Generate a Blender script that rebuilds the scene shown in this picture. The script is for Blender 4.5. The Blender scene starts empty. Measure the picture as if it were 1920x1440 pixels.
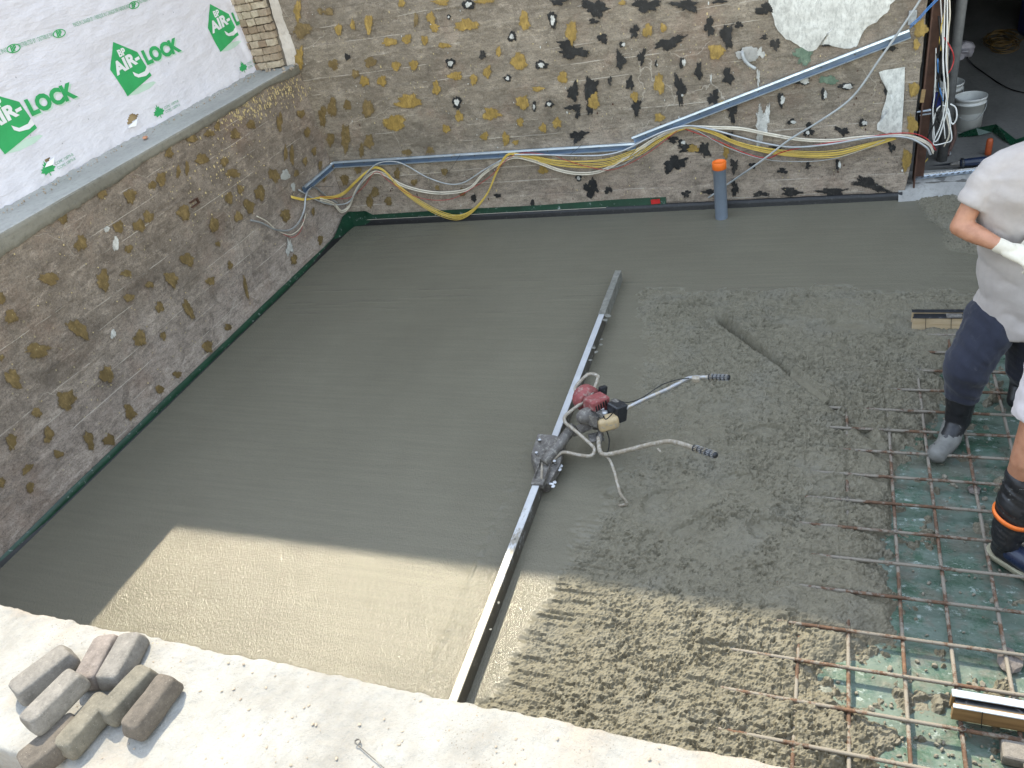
import bpy, bmesh, math, random
import numpy as np
from mathutils import Vector, Matrix, Euler

# ------------------------------------------------------------------ camera, world, sun
scene = bpy.context.scene
R_CAM = np.array([[0.92884832, -0.03428201, 0.36887064],
                  [0.31414649, 0.6006271, -0.73522722],
                  [-0.19634864, 0.79879398, 0.56866105]])
CAM = np.array([4.8515, 0.0, 3.10])
FPX = 1447.63
cam_d = bpy.data.cameras.new('camera')
cam = bpy.data.objects.new('camera', cam_d)
scene.collection.objects.link(cam)
cam_d.sensor_width = 36.0
cam_d.lens = 36.0 * FPX / 1920.0
cam_d.clip_start = 0.05
cam_d.clip_end = 400
cam.matrix_world = Matrix([[*R_CAM[0], CAM[0]], [*R_CAM[1], CAM[1]], [*R_CAM[2], CAM[2]], [0, 0, 0, 1]])
scene.camera = cam

SUN = Vector((-0.46, 0.64, 1.0)).normalized()          # towards the sun
elev = math.asin(SUN.z)
world = bpy.data.worlds.new('World')
scene.world = world
world.use_nodes = True
wn = world.node_tree.nodes
wl = world.node_tree.links
wn.clear()
sky = wn.new('ShaderNodeTexSky')
sky.sky_type = 'NISHITA'
sky.sun_disc = False
sky.sun_elevation = elev
sky.sun_rotation = math.atan2(SUN.x, SUN.y)
sky.air_density = 2.0
sky.dust_density = 0.5
sky.ozone_density = 0.6
bg = wn.new('ShaderNodeBackground')
bg.inputs['Strength'].default_value = 0.15
wo = wn.new('ShaderNodeOutputWorld')
hz_ = wn.new('ShaderNodeHueSaturation')          # summer haze: a paler sky all round
hz_.inputs['Saturation'].default_value = 0.6
wl.new(sky.outputs[0], hz_.inputs['Color'])
wl.new(hz_.outputs[0], bg.inputs[0])
wl.new(bg.outputs[0], wo.inputs[0])
sl = bpy.data.lights.new('sun', 'SUN')
sl.energy = 2.0
sl.angle = math.radians(0.5)
sl.color = (1.0, 0.90, 0.68)
so = bpy.data.objects.new('sun', sl)
scene.collection.objects.link(so)
so.rotation_euler = SUN.to_track_quat('Z', 'Y').to_euler()
so.location = (0, 0, 12)
scene.view_settings.view_transform = 'Standard'
scene.view_settings.look = 'None'
scene.view_settings.gamma = 1
scene.view_settings.use_curve_mapping = False
scene.view_settings.exposure = 1.95

# ------------------------------------------------------------------ helpers
rnd = random.Random(7)
RN = np.random.RandomState(11)


def P(px, py, ax, val):
    """Where the sight line through a photo pixel meets a real plane of the place."""
    d = R_CAM @ np.array([px - 960.0, -(py - 720.0), -FPX])
    i = 'xyz'.index(ax)
    return Vector(CAM + d * ((val - CAM[i]) / d[i]))


def link(o, parent=None):
    scene.collection.objects.link(o)
    if parent:
        o.parent = parent
    return o


def tag(o, label=None, cat=None, group=None, kind=None):
    if label: o['label'] = label
    if cat: o['category'] = cat
    if group: o['group'] = group
    if kind: o['kind'] = kind
    return o


def empty(name, loc=(0, 0, 0), rz=0.0):
    o = bpy.data.objects.new(name, None)
    o.empty_display_size = 0.1
    link(o)
    o.location = loc
    o.rotation_euler = (0, 0, rz)
    return o


def mesh_obj(name, verts, faces, mat, parent=None, smooth=False, world_space=True):
    me = bpy.data.meshes.new(name)
    me.from_pydata([tuple(v) for v in verts], [], faces)
    me.update()
    o = bpy.data.objects.new(name, me)
    link(o)
    if mat: me.materials.append(mat)
    if smooth: me.polygons.foreach_set('use_smooth', [True] * len(me.polygons))
    if parent:
        o.parent = parent
        if world_space:
            o.matrix_parent_inverse = wmat(parent).inverted()
    return o


def wmat(o):
    m = Matrix.LocRotScale(o.location, o.rotation_euler.to_quaternion(), o.scale)
    if o.parent:
        return wmat(o.parent) @ o.matrix_parent_inverse @ m
    return m


def bm_obj(name, bm, mat, parent=None, smooth=False, auto=None):
    me = bpy.data.meshes.new(name)
    bm.normal_update()
    bm.to_mesh(me)
    bm.free()
    o = bpy.data.objects.new(name, me)
    link(o)
    if mat: me.materials.append(mat)
    if smooth: me.polygons.foreach_set('use_smooth', [True] * len(me.polygons))
    if parent:
        o.parent = parent
        o.matrix_parent_inverse = wmat(parent).inverted()
    return o


def add_box(bm, c, s, rot=None, bevel=0.0, seg=1):
    m = Matrix.LocRotScale(Vector(c), (rot or Euler((0, 0, 0))).to_quaternion() if not isinstance(rot, Matrix) else rot.to_quaternion(), Vector(s))
    r = bmesh.ops.create_cube(bm, size=1.0, matrix=m)
    if bevel > 0:
        es = list({e for v in r['verts'] for e in v.link_edges})
        bmesh.ops.bevel(bm, geom=es, offset=bevel, segments=seg, affect='EDGES', profile=0.6)
    return r


def box_obj(name, lo, hi, mat, parent=None, bevel=0.0, seg=1):
    bm = bmesh.new()
    lo = Vector(lo); hi = Vector(hi)
    add_box(bm, (lo + hi) / 2, hi - lo, bevel=bevel, seg=seg)
    return bm_obj(name, bm, mat, parent)


def catmull(pts, n=6):
    pts = [Vector(p) for p in pts]
    if len(pts) < 3 or n < 2: return pts
    out = []
    q = [2 * pts[0] - pts[1]] + pts + [2 * pts[-1] - pts[-2]]
    for i in range(1, len(q) - 2):
        a, b, c, d = q[i - 1], q[i], q[i + 1], q[i + 2]
        for k in range(n):
            t = k / n
            out.append(0.5 * ((2 * b) + (c - a) * t + (2 * a - 5 * b + 4 * c - d) * t * t + (3 * b - a - 3 * c + d) * t ** 3))
    out.append(pts[-1])
    return out


def tube_data(path, rad, seg=8, cap=True, off=0):
    path = [Vector(p) for p in path]
    n = len(path)
    rads = rad if isinstance(rad, (list, tuple)) else [rad] * n
    V = []; F = []
    up = None
    for i in range(n):
        t = (path[min(i + 1, n - 1)] - path[max(i - 1, 0)])
        t = t.normalized() if t.length > 1e-9 else Vector((0, 0, 1))
        if up is None:
            up = t.orthogonal().normalized()
        else:
            up = (up - t * up.dot(t))
            up = up.normalized() if up.length > 1e-6 else t.orthogonal().normalized()
        b = t.cross(up)
        for k in range(seg):
            a = 2 * math.pi * k / seg
            V.append(path[i] + (up * math.cos(a) + b * math.sin(a)) * rads[i])
    for i in range(n - 1):
        for k in range(seg):
            k2 = (k + 1) % seg
            F.append([off + i * seg + k, off + i * seg + k2, off + (i + 1) * seg + k2, off + (i + 1) * seg + k])
    if cap:
        F.append([off + k for k in range(seg)][::-1])
        F.append([off + (n - 1) * seg + k for k in range(seg)])
    return V, F


def tube_obj(name, pts, rad, mat, parent=None, seg=8, n=6, smooth=True):
    path = catmull(pts, n)
    if isinstance(rad, (list, tuple)) and len(rad) != len(path):
        xs = np.linspace(0, 1, len(rad)); rad = list(np.interp(np.linspace(0, 1, len(path)), xs, rad))
    V, F = tube_data(path, rad, seg)
    return mesh_obj(name, V, F, mat, parent, smooth)


def corrugated(name, pts, rad, mat, parent=None, seg=8, pitch=0.006):
    path = catmull(pts, 10)
    L = sum((path[i + 1] - path[i]).length for i in range(len(path) - 1))
    m = max(4, int(L / (pitch / 2)))
    cum = [0]
    for i in range(len(path) - 1): cum.append(cum[-1] + (path[i + 1] - path[i]).length)
    xs = np.linspace(0, cum[-1], m)
    A = np.array([list(p) for p in path])
    Q = np.stack([np.interp(xs, cum, A[:, k]) for k in range(3)], 1)
    rads = [rad * (1.0 if i % 2 else 0.86) for i in range(m)]
    V, F = tube_data([Vector(q) for q in Q], rads, seg)
    return mesh_obj(name, V, F, mat, parent, True)


def lathe_obj(name, prof, c, mat, parent=None, seg=32, axis=None, smooth=True, cap=False):
    """prof = [(r,z)...]; axis: Matrix rotation"""
    V = []; F = []
    for r, z in prof:
        for k in range(seg):
            a = 2 * math.pi * k / seg
            v = Vector((r * math.cos(a), r * math.sin(a), z))
            if axis is not None: v = axis @ v
            V.append(Vector(c) + v)
    for i in range(len(prof) - 1):
        for k in range(seg):
            k2 = (k + 1) % seg
            F.append([i * seg + k, i * seg + k2, (i + 1) * seg + k2, (i + 1) * seg + k])
    if cap:
        F.append([k for k in range(seg)][::-1])
        F.append([(len(prof) - 1) * seg + k for k in range(seg)])
    return mesh_obj(name, V, F, mat, parent, smooth)


# ---- numpy noise
_H = RN.rand(256, 256)


def vnoise(x, y, seed=0):
    x = x + seed * 17.37; y = y + seed * 9.91
    xi = np.floor(x).astype(int); yi = np.floor(y).astype(int)
    fx = x - xi; fy = y - yi
    fx = fx * fx * fx * (fx * (fx * 6 - 15) + 10); fy = fy * fy * fy * (fy * (fy * 6 - 15) + 10)
    g = lambda a, b: _H[(a + seed * 31) % 256, (b + seed * 57) % 256]
    return ((g(xi, yi) * (1 - fx) + g(xi + 1, yi) * fx) * (1 - fy) + (g(xi, yi + 1) * (1 - fx) + g(xi + 1, yi + 1) * fx) * fy) * 2 - 1


def fbm(x, y, o=4, seed=0, gain=0.5):
    s = 0; a = 1.0; t = 0
    for k in range(o):
        s = s + a * vnoise(x * 2 ** k + k * 3.3, y * 2 ** k - k * 5.1, seed + k); t += a; a *= gain
    return s / t


def worley(x, y, seed=0):
    xi = np.floor(x).astype(int); yi = np.floor(y).astype(int)
    d1 = np.full(x.shape, 9.0); d2 = np.full(x.shape, 9.0)
    for i in (-1, 0, 1):
        for j in (-1, 0, 1):
            a = xi + i; b = yi + j
            px = a + _H[(a + seed * 13) % 256, (b + seed * 7) % 256]
            py = b + _H[(a + 91 + seed * 5) % 256, (b + 37 + seed * 11) % 256]
            d = np.hypot(px - x, py - y)
            m = d < d1
            d2 = np.where(m, d1, np.minimum(d2, d)); d1 = np.where(m, d, d1)
    return d1, d2


def sdist(poly, X, Y):
    """signed distance to polygon, positive inside"""
    inside = np.zeros(X.shape, bool); dm = np.full(X.shape, 1e9)
    n = len(poly)
    for i in range(n):
        x1, y1 = poly[i]; x2, y2 = poly[(i + 1) % n]
        c = ((y1 > Y) != (y2 > Y)) & (X < (x2 - x1) * (Y - y1) / ((y2 - y1) + 1e-12) + x1)
        inside ^= c
        dx, dy = x2 - x1, y2 - y1
        t = np.clip(((X - x1) * dx + (Y - y1) * dy) / (dx * dx + dy * dy + 1e-12), 0, 1)
        dm = np.minimum(dm, np.hypot(X - x1 - t * dx, Y - y1 - t * dy))
    return np.where(inside, dm, -dm)


def segd(a, b, X, Y):
    dx, dy = b[0] - a[0], b[1] - a[1]
    t = np.clip(((X - a[0]) * dx + (Y - a[1]) * dy) / (dx * dx + dy * dy), 0, 1)
    return np.hypot(X - a[0] - t * dx, Y - a[1] - t * dy), t


def sstep(a, b, x):
    t = np.clip((x - a) / (b - a), 0, 1)
    return t * t * (3 - 2 * t)


def grid_obj(name, A, mat, parent=None, smooth=True, mask=None):
    """A: (n,m,3) grid of positions"""
    n, m, _ = A.shape
    idx = np.arange(n * m).reshape(n, m)
    q = np.stack([idx[:-1, :-1], idx[1:, :-1], idx[1:, 1:], idx[:-1, 1:]], -1)
    if mask is not None:
        keep = (mask[:-1, :-1] | mask[1:, :-1] | mask[1:, 1:] | mask[:-1, 1:])
        q = q[keep]
    q = q.reshape(-1, 4)
    me = bpy.data.meshes.new(name)
    co = A.reshape(-1, 3)
    if mask is not None:
        used = np.unique(q); remap = np.full(n * m, -1); remap[used] = np.arange(len(used))
        co = co[used]; q = remap[q]
    me.vertices.add(len(co)); me.vertices.foreach_set('co', co.astype(np.float32).ravel())
    me.loops.add(q.size); me.loops.foreach_set('vertex_index', q.astype(np.int32).ravel())
    me.polygons.add(len(q)); me.polygons.foreach_set('loop_start', np.arange(0, q.size, 4, dtype=np.int32))
    me.update(calc_edges=True)
    me.polygons.foreach_set('use_smooth', [smooth] * len(me.polygons))
    me.materials.append(mat)
    o = bpy.data.objects.new(name, me)
    link(o, None)
    if parent:
        o.parent = parent; o.matrix_parent_inverse = wmat(parent).inverted()
    return o


# ------------------------------------------------------------------ materials
class NT:
    def __init__(s, name, rough=0.8, metal=0.0, base=(0.5, 0.5, 0.5)):
        s.m = bpy.data.materials.new(name); s.m.use_nodes = True
        s.n = s.m.node_tree.nodes; s.l = s.m.node_tree.links
        s.b = s.n['Principled BSDF']
        s.b.inputs['Roughness'].default_value = rough
        s.b.inputs['Metallic'].default_value = metal
        s.b.inputs['Base Color'].default_value = (*base, 1)
        s.pos = s.n.new('ShaderNodeNewGeometry').outputs['Position']

    def node(s, t, **k):
        nd = s.n.new(t)
        for a, b in k.items(): setattr(nd, a, b)
        return nd

    def mapping(s, scale=(1, 1, 1), loc=(0, 0, 0), vec=None, rot=(0, 0, 0)):
        mp = s.n.new('ShaderNodeMapping')
        mp.inputs['Scale'].default_value = scale; mp.inputs['Location'].default_value = loc; mp.inputs['Rotation'].default_value = rot
        s.l.new(vec or s.pos, mp.inputs[0]); return mp.outputs[0]

    def noise(s, scale=5, detail=6, rough=0.6, vec=None, dist=0.0):
        nd = s.n.new('ShaderNodeTexNoise')
        nd.inputs['Scale'].default_value = scale; nd.inputs['Detail'].default_value = detail
        nd.inputs['Roughness'].default_value = rough; nd.inputs['Distortion'].default_value = dist
        s.l.new(vec or s.pos, nd.inputs['Vector']); return nd.outputs[0]

    def voro(s, scale=5, vec=None, feature='F1', rand=1.0):
        nd = s.n.new('ShaderNodeTexVoronoi'); nd.feature = feature
        nd.inputs['Scale'].default_value = scale; nd.inputs['Randomness'].default_value = rand
        s.l.new(vec or s.pos, nd.inputs['Vector']); return nd.outputs[0]

    def ramp(s, fac, stops, interp='LINEAR'):
        r = s.n.new('ShaderNodeValToRGB'); r.color_ramp.interpolation = interp
        el = r.color_ramp.elements
        while len(el) < len(stops): el.new(0.5)
        for e, (p, c) in zip(el, stops):
            e.position = p
            e.color = (c, c, c, 1) if isinstance(c, (int, float)) else (*c, 1)
        s.l.new(fac, r.inputs[0]); return r.outputs[0]

    def mix(s, fac, a, b, mode='MIX'):
        m = s.n.new('ShaderNodeMix'); m.data_type = 'RGBA'; m.blend_type = mode
        for ix, v in ((0, fac), (6, a), (7, b)):
            sock = m.inputs[ix]
            if isinstance(v, (int, float)):
                sock.default_value = v if ix == 0 else (v, v, v, 1)
            elif isinstance(v, tuple): sock.default_value = (*v, 1)
            else: s.l.new(v, sock)
        return m.outputs[2]

    def math(s, op, a, b=0.0, clamp=False):
        m = s.n.new('ShaderNodeMath'); m.operation = op; m.use_clamp = clamp
        for k, v in ((0, a), (1, b)):
            if isinstance(v, (int, float)): m.inputs[k].default_value = v
            else: s.l.new(v, m.inputs[k])
        return m.outputs[0]

    def sep(s, vec=None):
        n = s.n.new('ShaderNodeSeparateXYZ'); s.l.new(vec or s.pos, n.inputs[0]); return n.outputs

    def color(s, c): s.l.new(c, s.b.inputs['Base Color'])
    def rough(s, c): s.l.new(c, s.b.inputs['Roughness'])

    def bump(s, h, strength=0.5, dist=0.01, prev=None):
        b = s.n.new('ShaderNodeBump'); b.inputs['Strength'].default_value = strength; b.inputs['Distance'].default_value = dist
        s.l.new(h, b.inputs['Height'])
        if prev is not None: s.l.new(prev, b.inputs['Normal'])
        s.l.new(b.outputs[0], s.b.inputs['Normal']); return b.outputs[0]


def simple(name, base, rough=0.6, metal=0.0, var=0.25, scale=20, bump=0.2, dist=0.002, dirt=None, dirt_amt=0.5, dscale=12):
    t = NT(name, rough, metal, base)
    n = t.noise(scale, 6, 0.65)
    c0 = tuple(max(0, c * (1 - var)) for c in base); c1 = tuple(min(1, c * (1 + var)) for c in base)
    c = t.ramp(n, [(0.3, c0), (0.7, c1)])
    if dirt:
        d = t.noise(dscale, 8, 0.7)
        f = t.ramp(d, [(0.62 - 0.3 * dirt_amt, 0.0), (0.72 - 0.3 * dirt_amt, 1.0)])
        c = t.mix(f, c, dirt)
    t.color(c)
    r = t.ramp(t.noise(scale * 2.3, 4), [(0.3, max(0, rough - 0.12)), (0.7, min(1, rough + 0.12))])
    t.rough(r)
    if bump: t.bump(t.noise(scale * 6, 5, 0.7), bump, dist)
    return t.m


def mat_formwall(name, c_dark, c_mid, c_light, along, warm_low=None, seed=0.0):
    """board-marked old concrete: stretched grain along the boards, pale joint lines, specks"""
    t = NT(name, 0.9)
    sc = (0.8, 1, 1.9) if along == 'x' else (1, 0.8, 1.9)
    v = t.mapping(sc, (seed, seed, seed))
    a = t.noise(2.8, 10, 0.78, v)
    c = t.ramp(a, [(0.32, c_dark), (0.5, c_mid), (0.68, c_light)])
    big = t.noise(0.9, 5, 0.6, t.mapping((1, 1, 1.4), (3 + seed, 1, 2)))
    c = t.mix(t.ramp(big, [(0.38, 0.0), (0.66, 0.55)]), c, c_dark)
    if warm_low:
        z = t.sep()[2]
        f = t.math('MULTIPLY_ADD', z, -1.0); f.node.inputs[2].default_value = 1.0
        f = t.math('ADD', f, t.math('MULTIPLY', t.math('SUBTRACT', t.noise(1.7, 5), 0.5), 1.6))
        c = t.mix(t.ramp(f, [(0.1, 0.0), (0.75, 0.85)]), c, warm_low)
    # fine grain streaks
    g = t.noise(17, 8, 0.85, t.mapping((0.7, 1, 1.9) if along == 'x' else (1, 0.7, 1.9)))
    c = t.mix(t.ramp(g, [(0.36, 0.6), (0.55, 0.0)]), c, tuple(x * 0.42 for x in c_dark))
    gl = t.noise(8, 9, 0.85, t.mapping((0.7, 1, 1.6) if along == 'x' else (1, 0.7, 1.6), (5, 5, 5)))
    c = t.mix(t.ramp(gl, [(0.53, 0.0), (0.66, 0.55)]), c, tuple(min(1, x * 1.45) for x in c_light))
    mo = t.noise(5, 9, 0.8, t.mapping((1, 1, 1), (15, 5, 5)), 0.5)
    c = t.mix(t.ramp(mo, [(0.38, 0.55), (0.5, 0.0)]), c, tuple(x * 0.62 for x in c_dark))
    wr = t.noise(1.6, 6, 0.7, t.mapping((1, 1, 1), (25, 3, 9)))
    c = t.mix(t.ramp(wr, [(0.52, 0.0), (0.68, 0.4)]), c, (0.33, 0.21, 0.15))
    c = t.mix(t.ramp(t.noise(95, 4, 0.7), [(0.36, 0.5), (0.48, 0.0)]), c, tuple(x * 0.5 for x in c_dark))
    pk = t.voro(120, t.mapping((1, 1, 1), (2, 2, 2)))
    c = t.mix(t.math('MULTIPLY', t.ramp(pk, [(0.10, 0.85), (0.2, 0.0)]), t.ramp(t.noise(4, 4), [(0.45, 0.0), (0.55, 1.0)])), c, (0.085, 0.055, 0.04))
    # dark pits
    vd = t.voro(55, t.mapping((1, 1, 0.8)))
    pm = t.noise(2.3, 3)
    sp = t.math('MULTIPLY', t.ramp(vd, [(0.09, 1.0), (0.2, 0.0)]), t.ramp(pm, [(0.42, 0.0), (0.56, 1.0)]))
    c = t.mix(t.math('MULTIPLY', sp, 0.7), c, (0.07, 0.045, 0.035))
    # pale and yellow flecks
    vy = t.voro(21, t.mapping((1, 1, 0.7), (7, 7, 7)))
    ym = t.noise(1.9, 3, 0.5, t.mapping((1, 1, 1), (11, 4, 2)))
    sy = t.math('MULTIPLY', t.ramp(vy, [(0.07, 1.0), (0.15, 0.0)]), t.ramp(ym, [(0.46, 0.0), (0.58, 1.0)]))
    c = t.mix(t.math('MULTIPLY', sy, 0.8), c, (0.50, 0.42, 0.24))
    vw = t.voro(34, t.mapping((1, 1, 1), (2, 9, 7)))
    c = t.mix(t.ramp(vw, [(0.05, 0.6), (0.1, 0.0)]), c, (0.5, 0.47, 0.43))
    # hair cracks
    ck = t.n.new('ShaderNodeTexVoronoi'); ck.feature = 'DISTANCE_TO_EDGE'; ck.inputs['Scale'].default_value = 0.9
    wv = t.n.new('ShaderNodeVectorMath'); wv.operation = 'MULTIPLY_ADD'
    nn = t.n.new('ShaderNodeTexNoise'); nn.inputs['Scale'].default_value = 2.5; nn.inputs['Detail'].default_value = 5
    t.l.new(t.pos, nn.inputs[0]); t.l.new(nn.outputs[1], wv.inputs[0]); wv.inputs[1].default_value = (0.45, 0.45, 0.45); t.l.new(t.pos, wv.inputs[2])
    t.l.new(wv.outputs[0], ck.inputs['Vector'])
    cf = t.math('MULTIPLY', t.ramp(ck.outputs[0], [(0.0, 1.0), (0.0035, 0.0)]), t.ramp(t.noise(1.3, 3), [(0.53, 0.0), (0.6, 0.6)]))
    c = t.mix(cf, c, (0.62, 0.56, 0.48))
    t.color(c)
    h = t.math('ADD', t.math('MULTIPLY', g, 0.5), t.math('MULTIPLY', t.noise(45, 6, 0.7), 0.5))
    n1 = t.bump(h, 0.9, 0.008)
    t.bump(t.noise(9, 8, 0.75), 0.7, 0.03, n1)
    return t


BOARD = 0.148


def add_joints(t, along):
    """pale fins left by the gaps between form boards, broken up along the wall"""
    z = t.sep()[2]
    wob = t.math('MULTIPLY', t.math('SUBTRACT', t.noise(0.9, 6, 0.6), 0.5), 0.06)
    zz = t.math('DIVIDE', t.math('ADD', z, wob), BOARD)
    fr = t.math('FRACT', zz)
    dd = t.math('ABSOLUTE', t.math('SUBTRACT', fr, 0.5))
    br = t.noise(3.2, 5, 0.7, t.mapping((.4, 1, 3) if along == 'x' else (1, .4, 3), (8, 3, 1)))
    line = t.math('MULTIPLY', t.ramp(dd, [(0.0, 1.0), (0.028, 0.0)]), t.ramp(br, [(0.515, 0.0), (0.575, 0.75)]))
    dline = t.math('MULTIPLY', t.ramp(dd, [(0.0, 1.0), (0.03, 0.0)]), t.ramp(br, [(0.36, 0.6), (0.44, 0.0)]))
    src = t.b.inputs['Base Color'].links[0].from_socket
    # each board its own tone
    fl = t.math('FLOOR', t.math('ADD', zz, 0.5))
    wn_ = t.n.new('ShaderNodeTexWhiteNoise'); wn_.noise_dimensions = '1D'; t.l.new(fl, wn_.inputs['W'])
    c = t.mix(t.ramp(wn_.outputs[0], [(0.0, 0.0), (1.0, 0.40)]), src, t.mix(1.0, src, (0.55, 0.53, 0.52), 'MULTIPLY'))
    c = t.mix(line, c, (0.62, 0.56, 0.49))
    c = t.mix(dline, c, (0.05, 0.04, 0.035))
    t.color(c)
    return t.m


M = {}
M['back'] = add_joints(mat_formwall('board_marked_concrete', (0.205, 0.168, 0.128), (0.34, 0.285, 0.22), (0.48, 0.41, 0.33), 'x', (0.48, 0.39, 0.31)), 'x')
M['left'] = add_joints(mat_formwall('stained_board_concrete', (0.175, 0.138, 0.108), (0.33, 0.268, 0.215), (0.485, 0.405, 0.335), 'y', (0.50, 0.42, 0.365), 3.0), 'y')


def mat_slab(name='wet_concrete', rough=False):
    t = NT(name, 0.3)
    n = t.noise(1.3, 5, 0.55, t.mapping((1, 0.6, 1)))
    c = t.ramp(n, [(0.3, (0.150, 0.138, 0.104)), (0.7, (0.172, 0.159, 0.120))])
    st = t.noise(6, 6, 0.7, t.mapping((0.25, 5, 1)))
    c = t.mix(t.ramp(st, [(0.4, 0.25), (0.62, 0.0)]), c, (0.105, 0.10, 0.08))
    fine = t.noise(60, 5, 0.7)
    c = t.mix(t.ramp(fine, [(0.35, 0.25), (0.5, 0.0)]), c, (0.10, 0.095, 0.078))
    t.b.inputs['IOR'].default_value = 1.34
    t.b.inputs['Specular IOR Level'].default_value = 0.42
    at = t.n.new('ShaderNodeAttribute'); at.attribute_name = 'rough'
    k = at.outputs['Fac']
    crm = t.ramp(t.noise(26, 6, 0.7), [(0.3, (0.138, 0.124, 0.091)), (0.7, (0.195, 0.177, 0.130))])
    crm = t.mix(t.ramp(t.noise(3.2, 5, 0.6), [(0.5, 0.0), (0.66, 0.5)]), crm, (0.18, 0.168, 0.135))
    c = t.mix(k, c, crm)
    t.color(c)
    r0 = t.ramp(t.noise(2.2, 6, 0.65, t.mapping((0.4, 1.5, 1))), [(0.35, 0.30), (0.65, 0.46)])
    r0 = t.ramp(t.noise(2.2, 6, 0.65, t.mapping((0.4, 1.5, 1))), [(0.35, 0.08), (0.65, 0.13)])
    t.rough(t.mix(k, r0, t.ramp(t.noise(8, 5), [(0.4, 0.38), (0.6, 0.7)])))
    # drag ripples of the screed plus trowelled grain
    rip = t.noise(3.5, 2, 0.4, t.mapping((0.5, 18, 1)))
    b1 = t.bump(rip, 0.035, 0.003)
    g = t.math('ADD', t.noise(92, 3, 0.6, t.mapping((1.6, 0.6, 1))), t.math('MULTIPLY', t.voro(120, t.mapping((1.3, .7, 1))), 0.35))
    hh = t.mix(k, g, t.math('MULTIPLY', t.math('ADD', t.noise(42, 7, 0.75), t.math('MULTIPLY', t.voro(70), 0.35)), 1.35))
    b2 = t.bump(hh, 0.6, 0.0060, b1)
    return t.m


M['slab'] = mat_slab()


def mat_sheet():
    t = NT('green_vapour_sheet', 0.28)
    n = t.noise(2.5, 7, 0.65, t.mapping((1, 1, 1), (2, 5, 0)))
    c = t.ramp(n, [(0.3, (0.027, 0.060, 0.043)), (0.7, (0.062, 0.118, 0.080))])
    f1 = t.noise(6.5, 9, 0.72)
    c = t.mix(t.ramp(f1, [(0.38, 0.0), (0.56, 0.8)]), c, (0.110, 0.145, 0.122))
    f2 = t.noise(16, 9, 0.75, t.mapping((1, 1.6, 1), (9, 3, 0)))
    c = t.mix(t.ramp(f2, [(0.585, 0.0), (0.61, 0.9)]), c, (0.27, 0.32, 0.30))
    f3 = t.noise(4.5, 8, 0.7, t.mapping((1, 1, 1), (1, 13, 0)))
    c = t.mix(t.ramp(f3, [(0.50, 0.0), (0.58, 0.75)]), c, (0.115, 0.115, 0.092))
    t.color(c)
    t.rough(t.ramp(f1, [(0.4, 0.18), (0.6, 0.6)]))
    b = t.bump(t.noise(9, 5, 0.6, t.mapping((1, 2.2, 1))), 0.5, 0.02)
    t.bump(f2, 0.4, 0.004, b)
    return t.m


M['sheet'] = mat_sheet()
M['membrane'] = simple('green_membrane', (0.008, 0.042, 0.022), 0.4, var=0.35, scale=6, dirt=(0.36, 0.40, 0.38), dirt_amt=0.06, dscale=22)
M['membrane_dark'] = simple('dark_green_membrane', (0.008, 0.042, 0.022), 0.3, var=0.3, scale=5, dirt=(0.10, 0.12, 0.10), dirt_amt=0.1, dscale=9)
M['tar'] = simple('black_bitumen', (0.010, 0.010, 0.011), 0.42, var=0.4, scale=30, bump=0.5, dist=0.004, dirt=(0.12, 0.115, 0.105), dirt_amt=0.02, dscale=40)


def mat_glue(name, a, b, edge, thr=0.34, alpha=True):
    t = NT(name, 0.55)
    n = t.noise(14, 8, 0.75)
    c = t.ramp(n, [(0.3, tuple(x * .7 for x in a)), (0.5, a), (0.66, b)])
    c = t.mix(t.ramp(t.noise(38, 7, 0.8, t.mapping((1, 1, 0.4), (4, 1, 2))), [(0.4, 0.55), (0.52, 0.0)]), c, tuple(x * .42 for x in a))
    n2 = t.noise(55, 6, 0.75, t.mapping((1, 1, 0.6)))
    c = t.mix(t.ramp(n2, [(0.60, 0.0), (0.7, 0.8)]), c, edge)
    t.color(c)
    t.bump(t.noise(35, 6, 0.75, t.mapping((1, 1, 0.5))), 0.5, 0.003)
    if alpha:
        al = t.noise(21, 10, 0.85, t.mapping((1, 1, 0.7), (3, 3, 3)), 0.4)
        ra = t.n.new('ShaderNodeAttribute'); ra.attribute_name = 'rim'
        al = t.math('ADD', al, t.math('MULTIPLY', t.math('SUBTRACT', ra.outputs['Fac'], 0.72), 0.42))
        t.l.new(t.ramp(al, [(thr, 0.0), (thr + 0.03, 1.0)]), t.b.inputs['Alpha'])
    return t.m


M['glue_bright'] = mat_glue('mustard_glue', (0.30, 0.195, 0.05), (0.45, 0.30, 0.085), (0.16, 0.10, 0.04), 0.34)
M['glue_brown'] = mat_glue('aged_brown_glue', (0.17, 0.115, 0.045), (0.29, 0.20, 0.085), (0.50, 0.42, 0.23), 0.36)
M['tar_patch'] = mat_glue('black_tar_patch', (0.010, 0.010, 0.011), (0.028, 0.028, 0.03), (0.13, 0.125, 0.12), 0.38)
M['tar_thin'] = mat_glue('scraped_tar', (0.018, 0.017, 0.017), (0.05, 0.045, 0.04), (0.16, 0.14, 0.12), 0.47)
M['plaster'] = mat_glue('white_plaster', (0.62, 0.61, 0.57), (0.74, 0.73, 0.69), (0.5, 0.48, 0.44), 0.0, False)
M['whitescrap'] = mat_glue('white_paint_scrap', (0.5, 0.49, 0.46), (0.75, 0.74, 0.71), (0.2, 0.2, 0.2), 0.42)
M['greenstain'] = mat_glue('faded_green_paint', (0.12, 0.18, 0.125), (0.19, 0.25, 0.18), (0.25, 0.24, 0.2), 0.45)
M['yellowdrop'] = simple('pale_glue_drop', (0.55, 0.43, 0.22), 0.6, var=0.3, scale=40)
M['wall_upper'] = simple('grey_render', (0.30, 0.28, 0.25), 0.9, var=0.2, scale=3)


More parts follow.
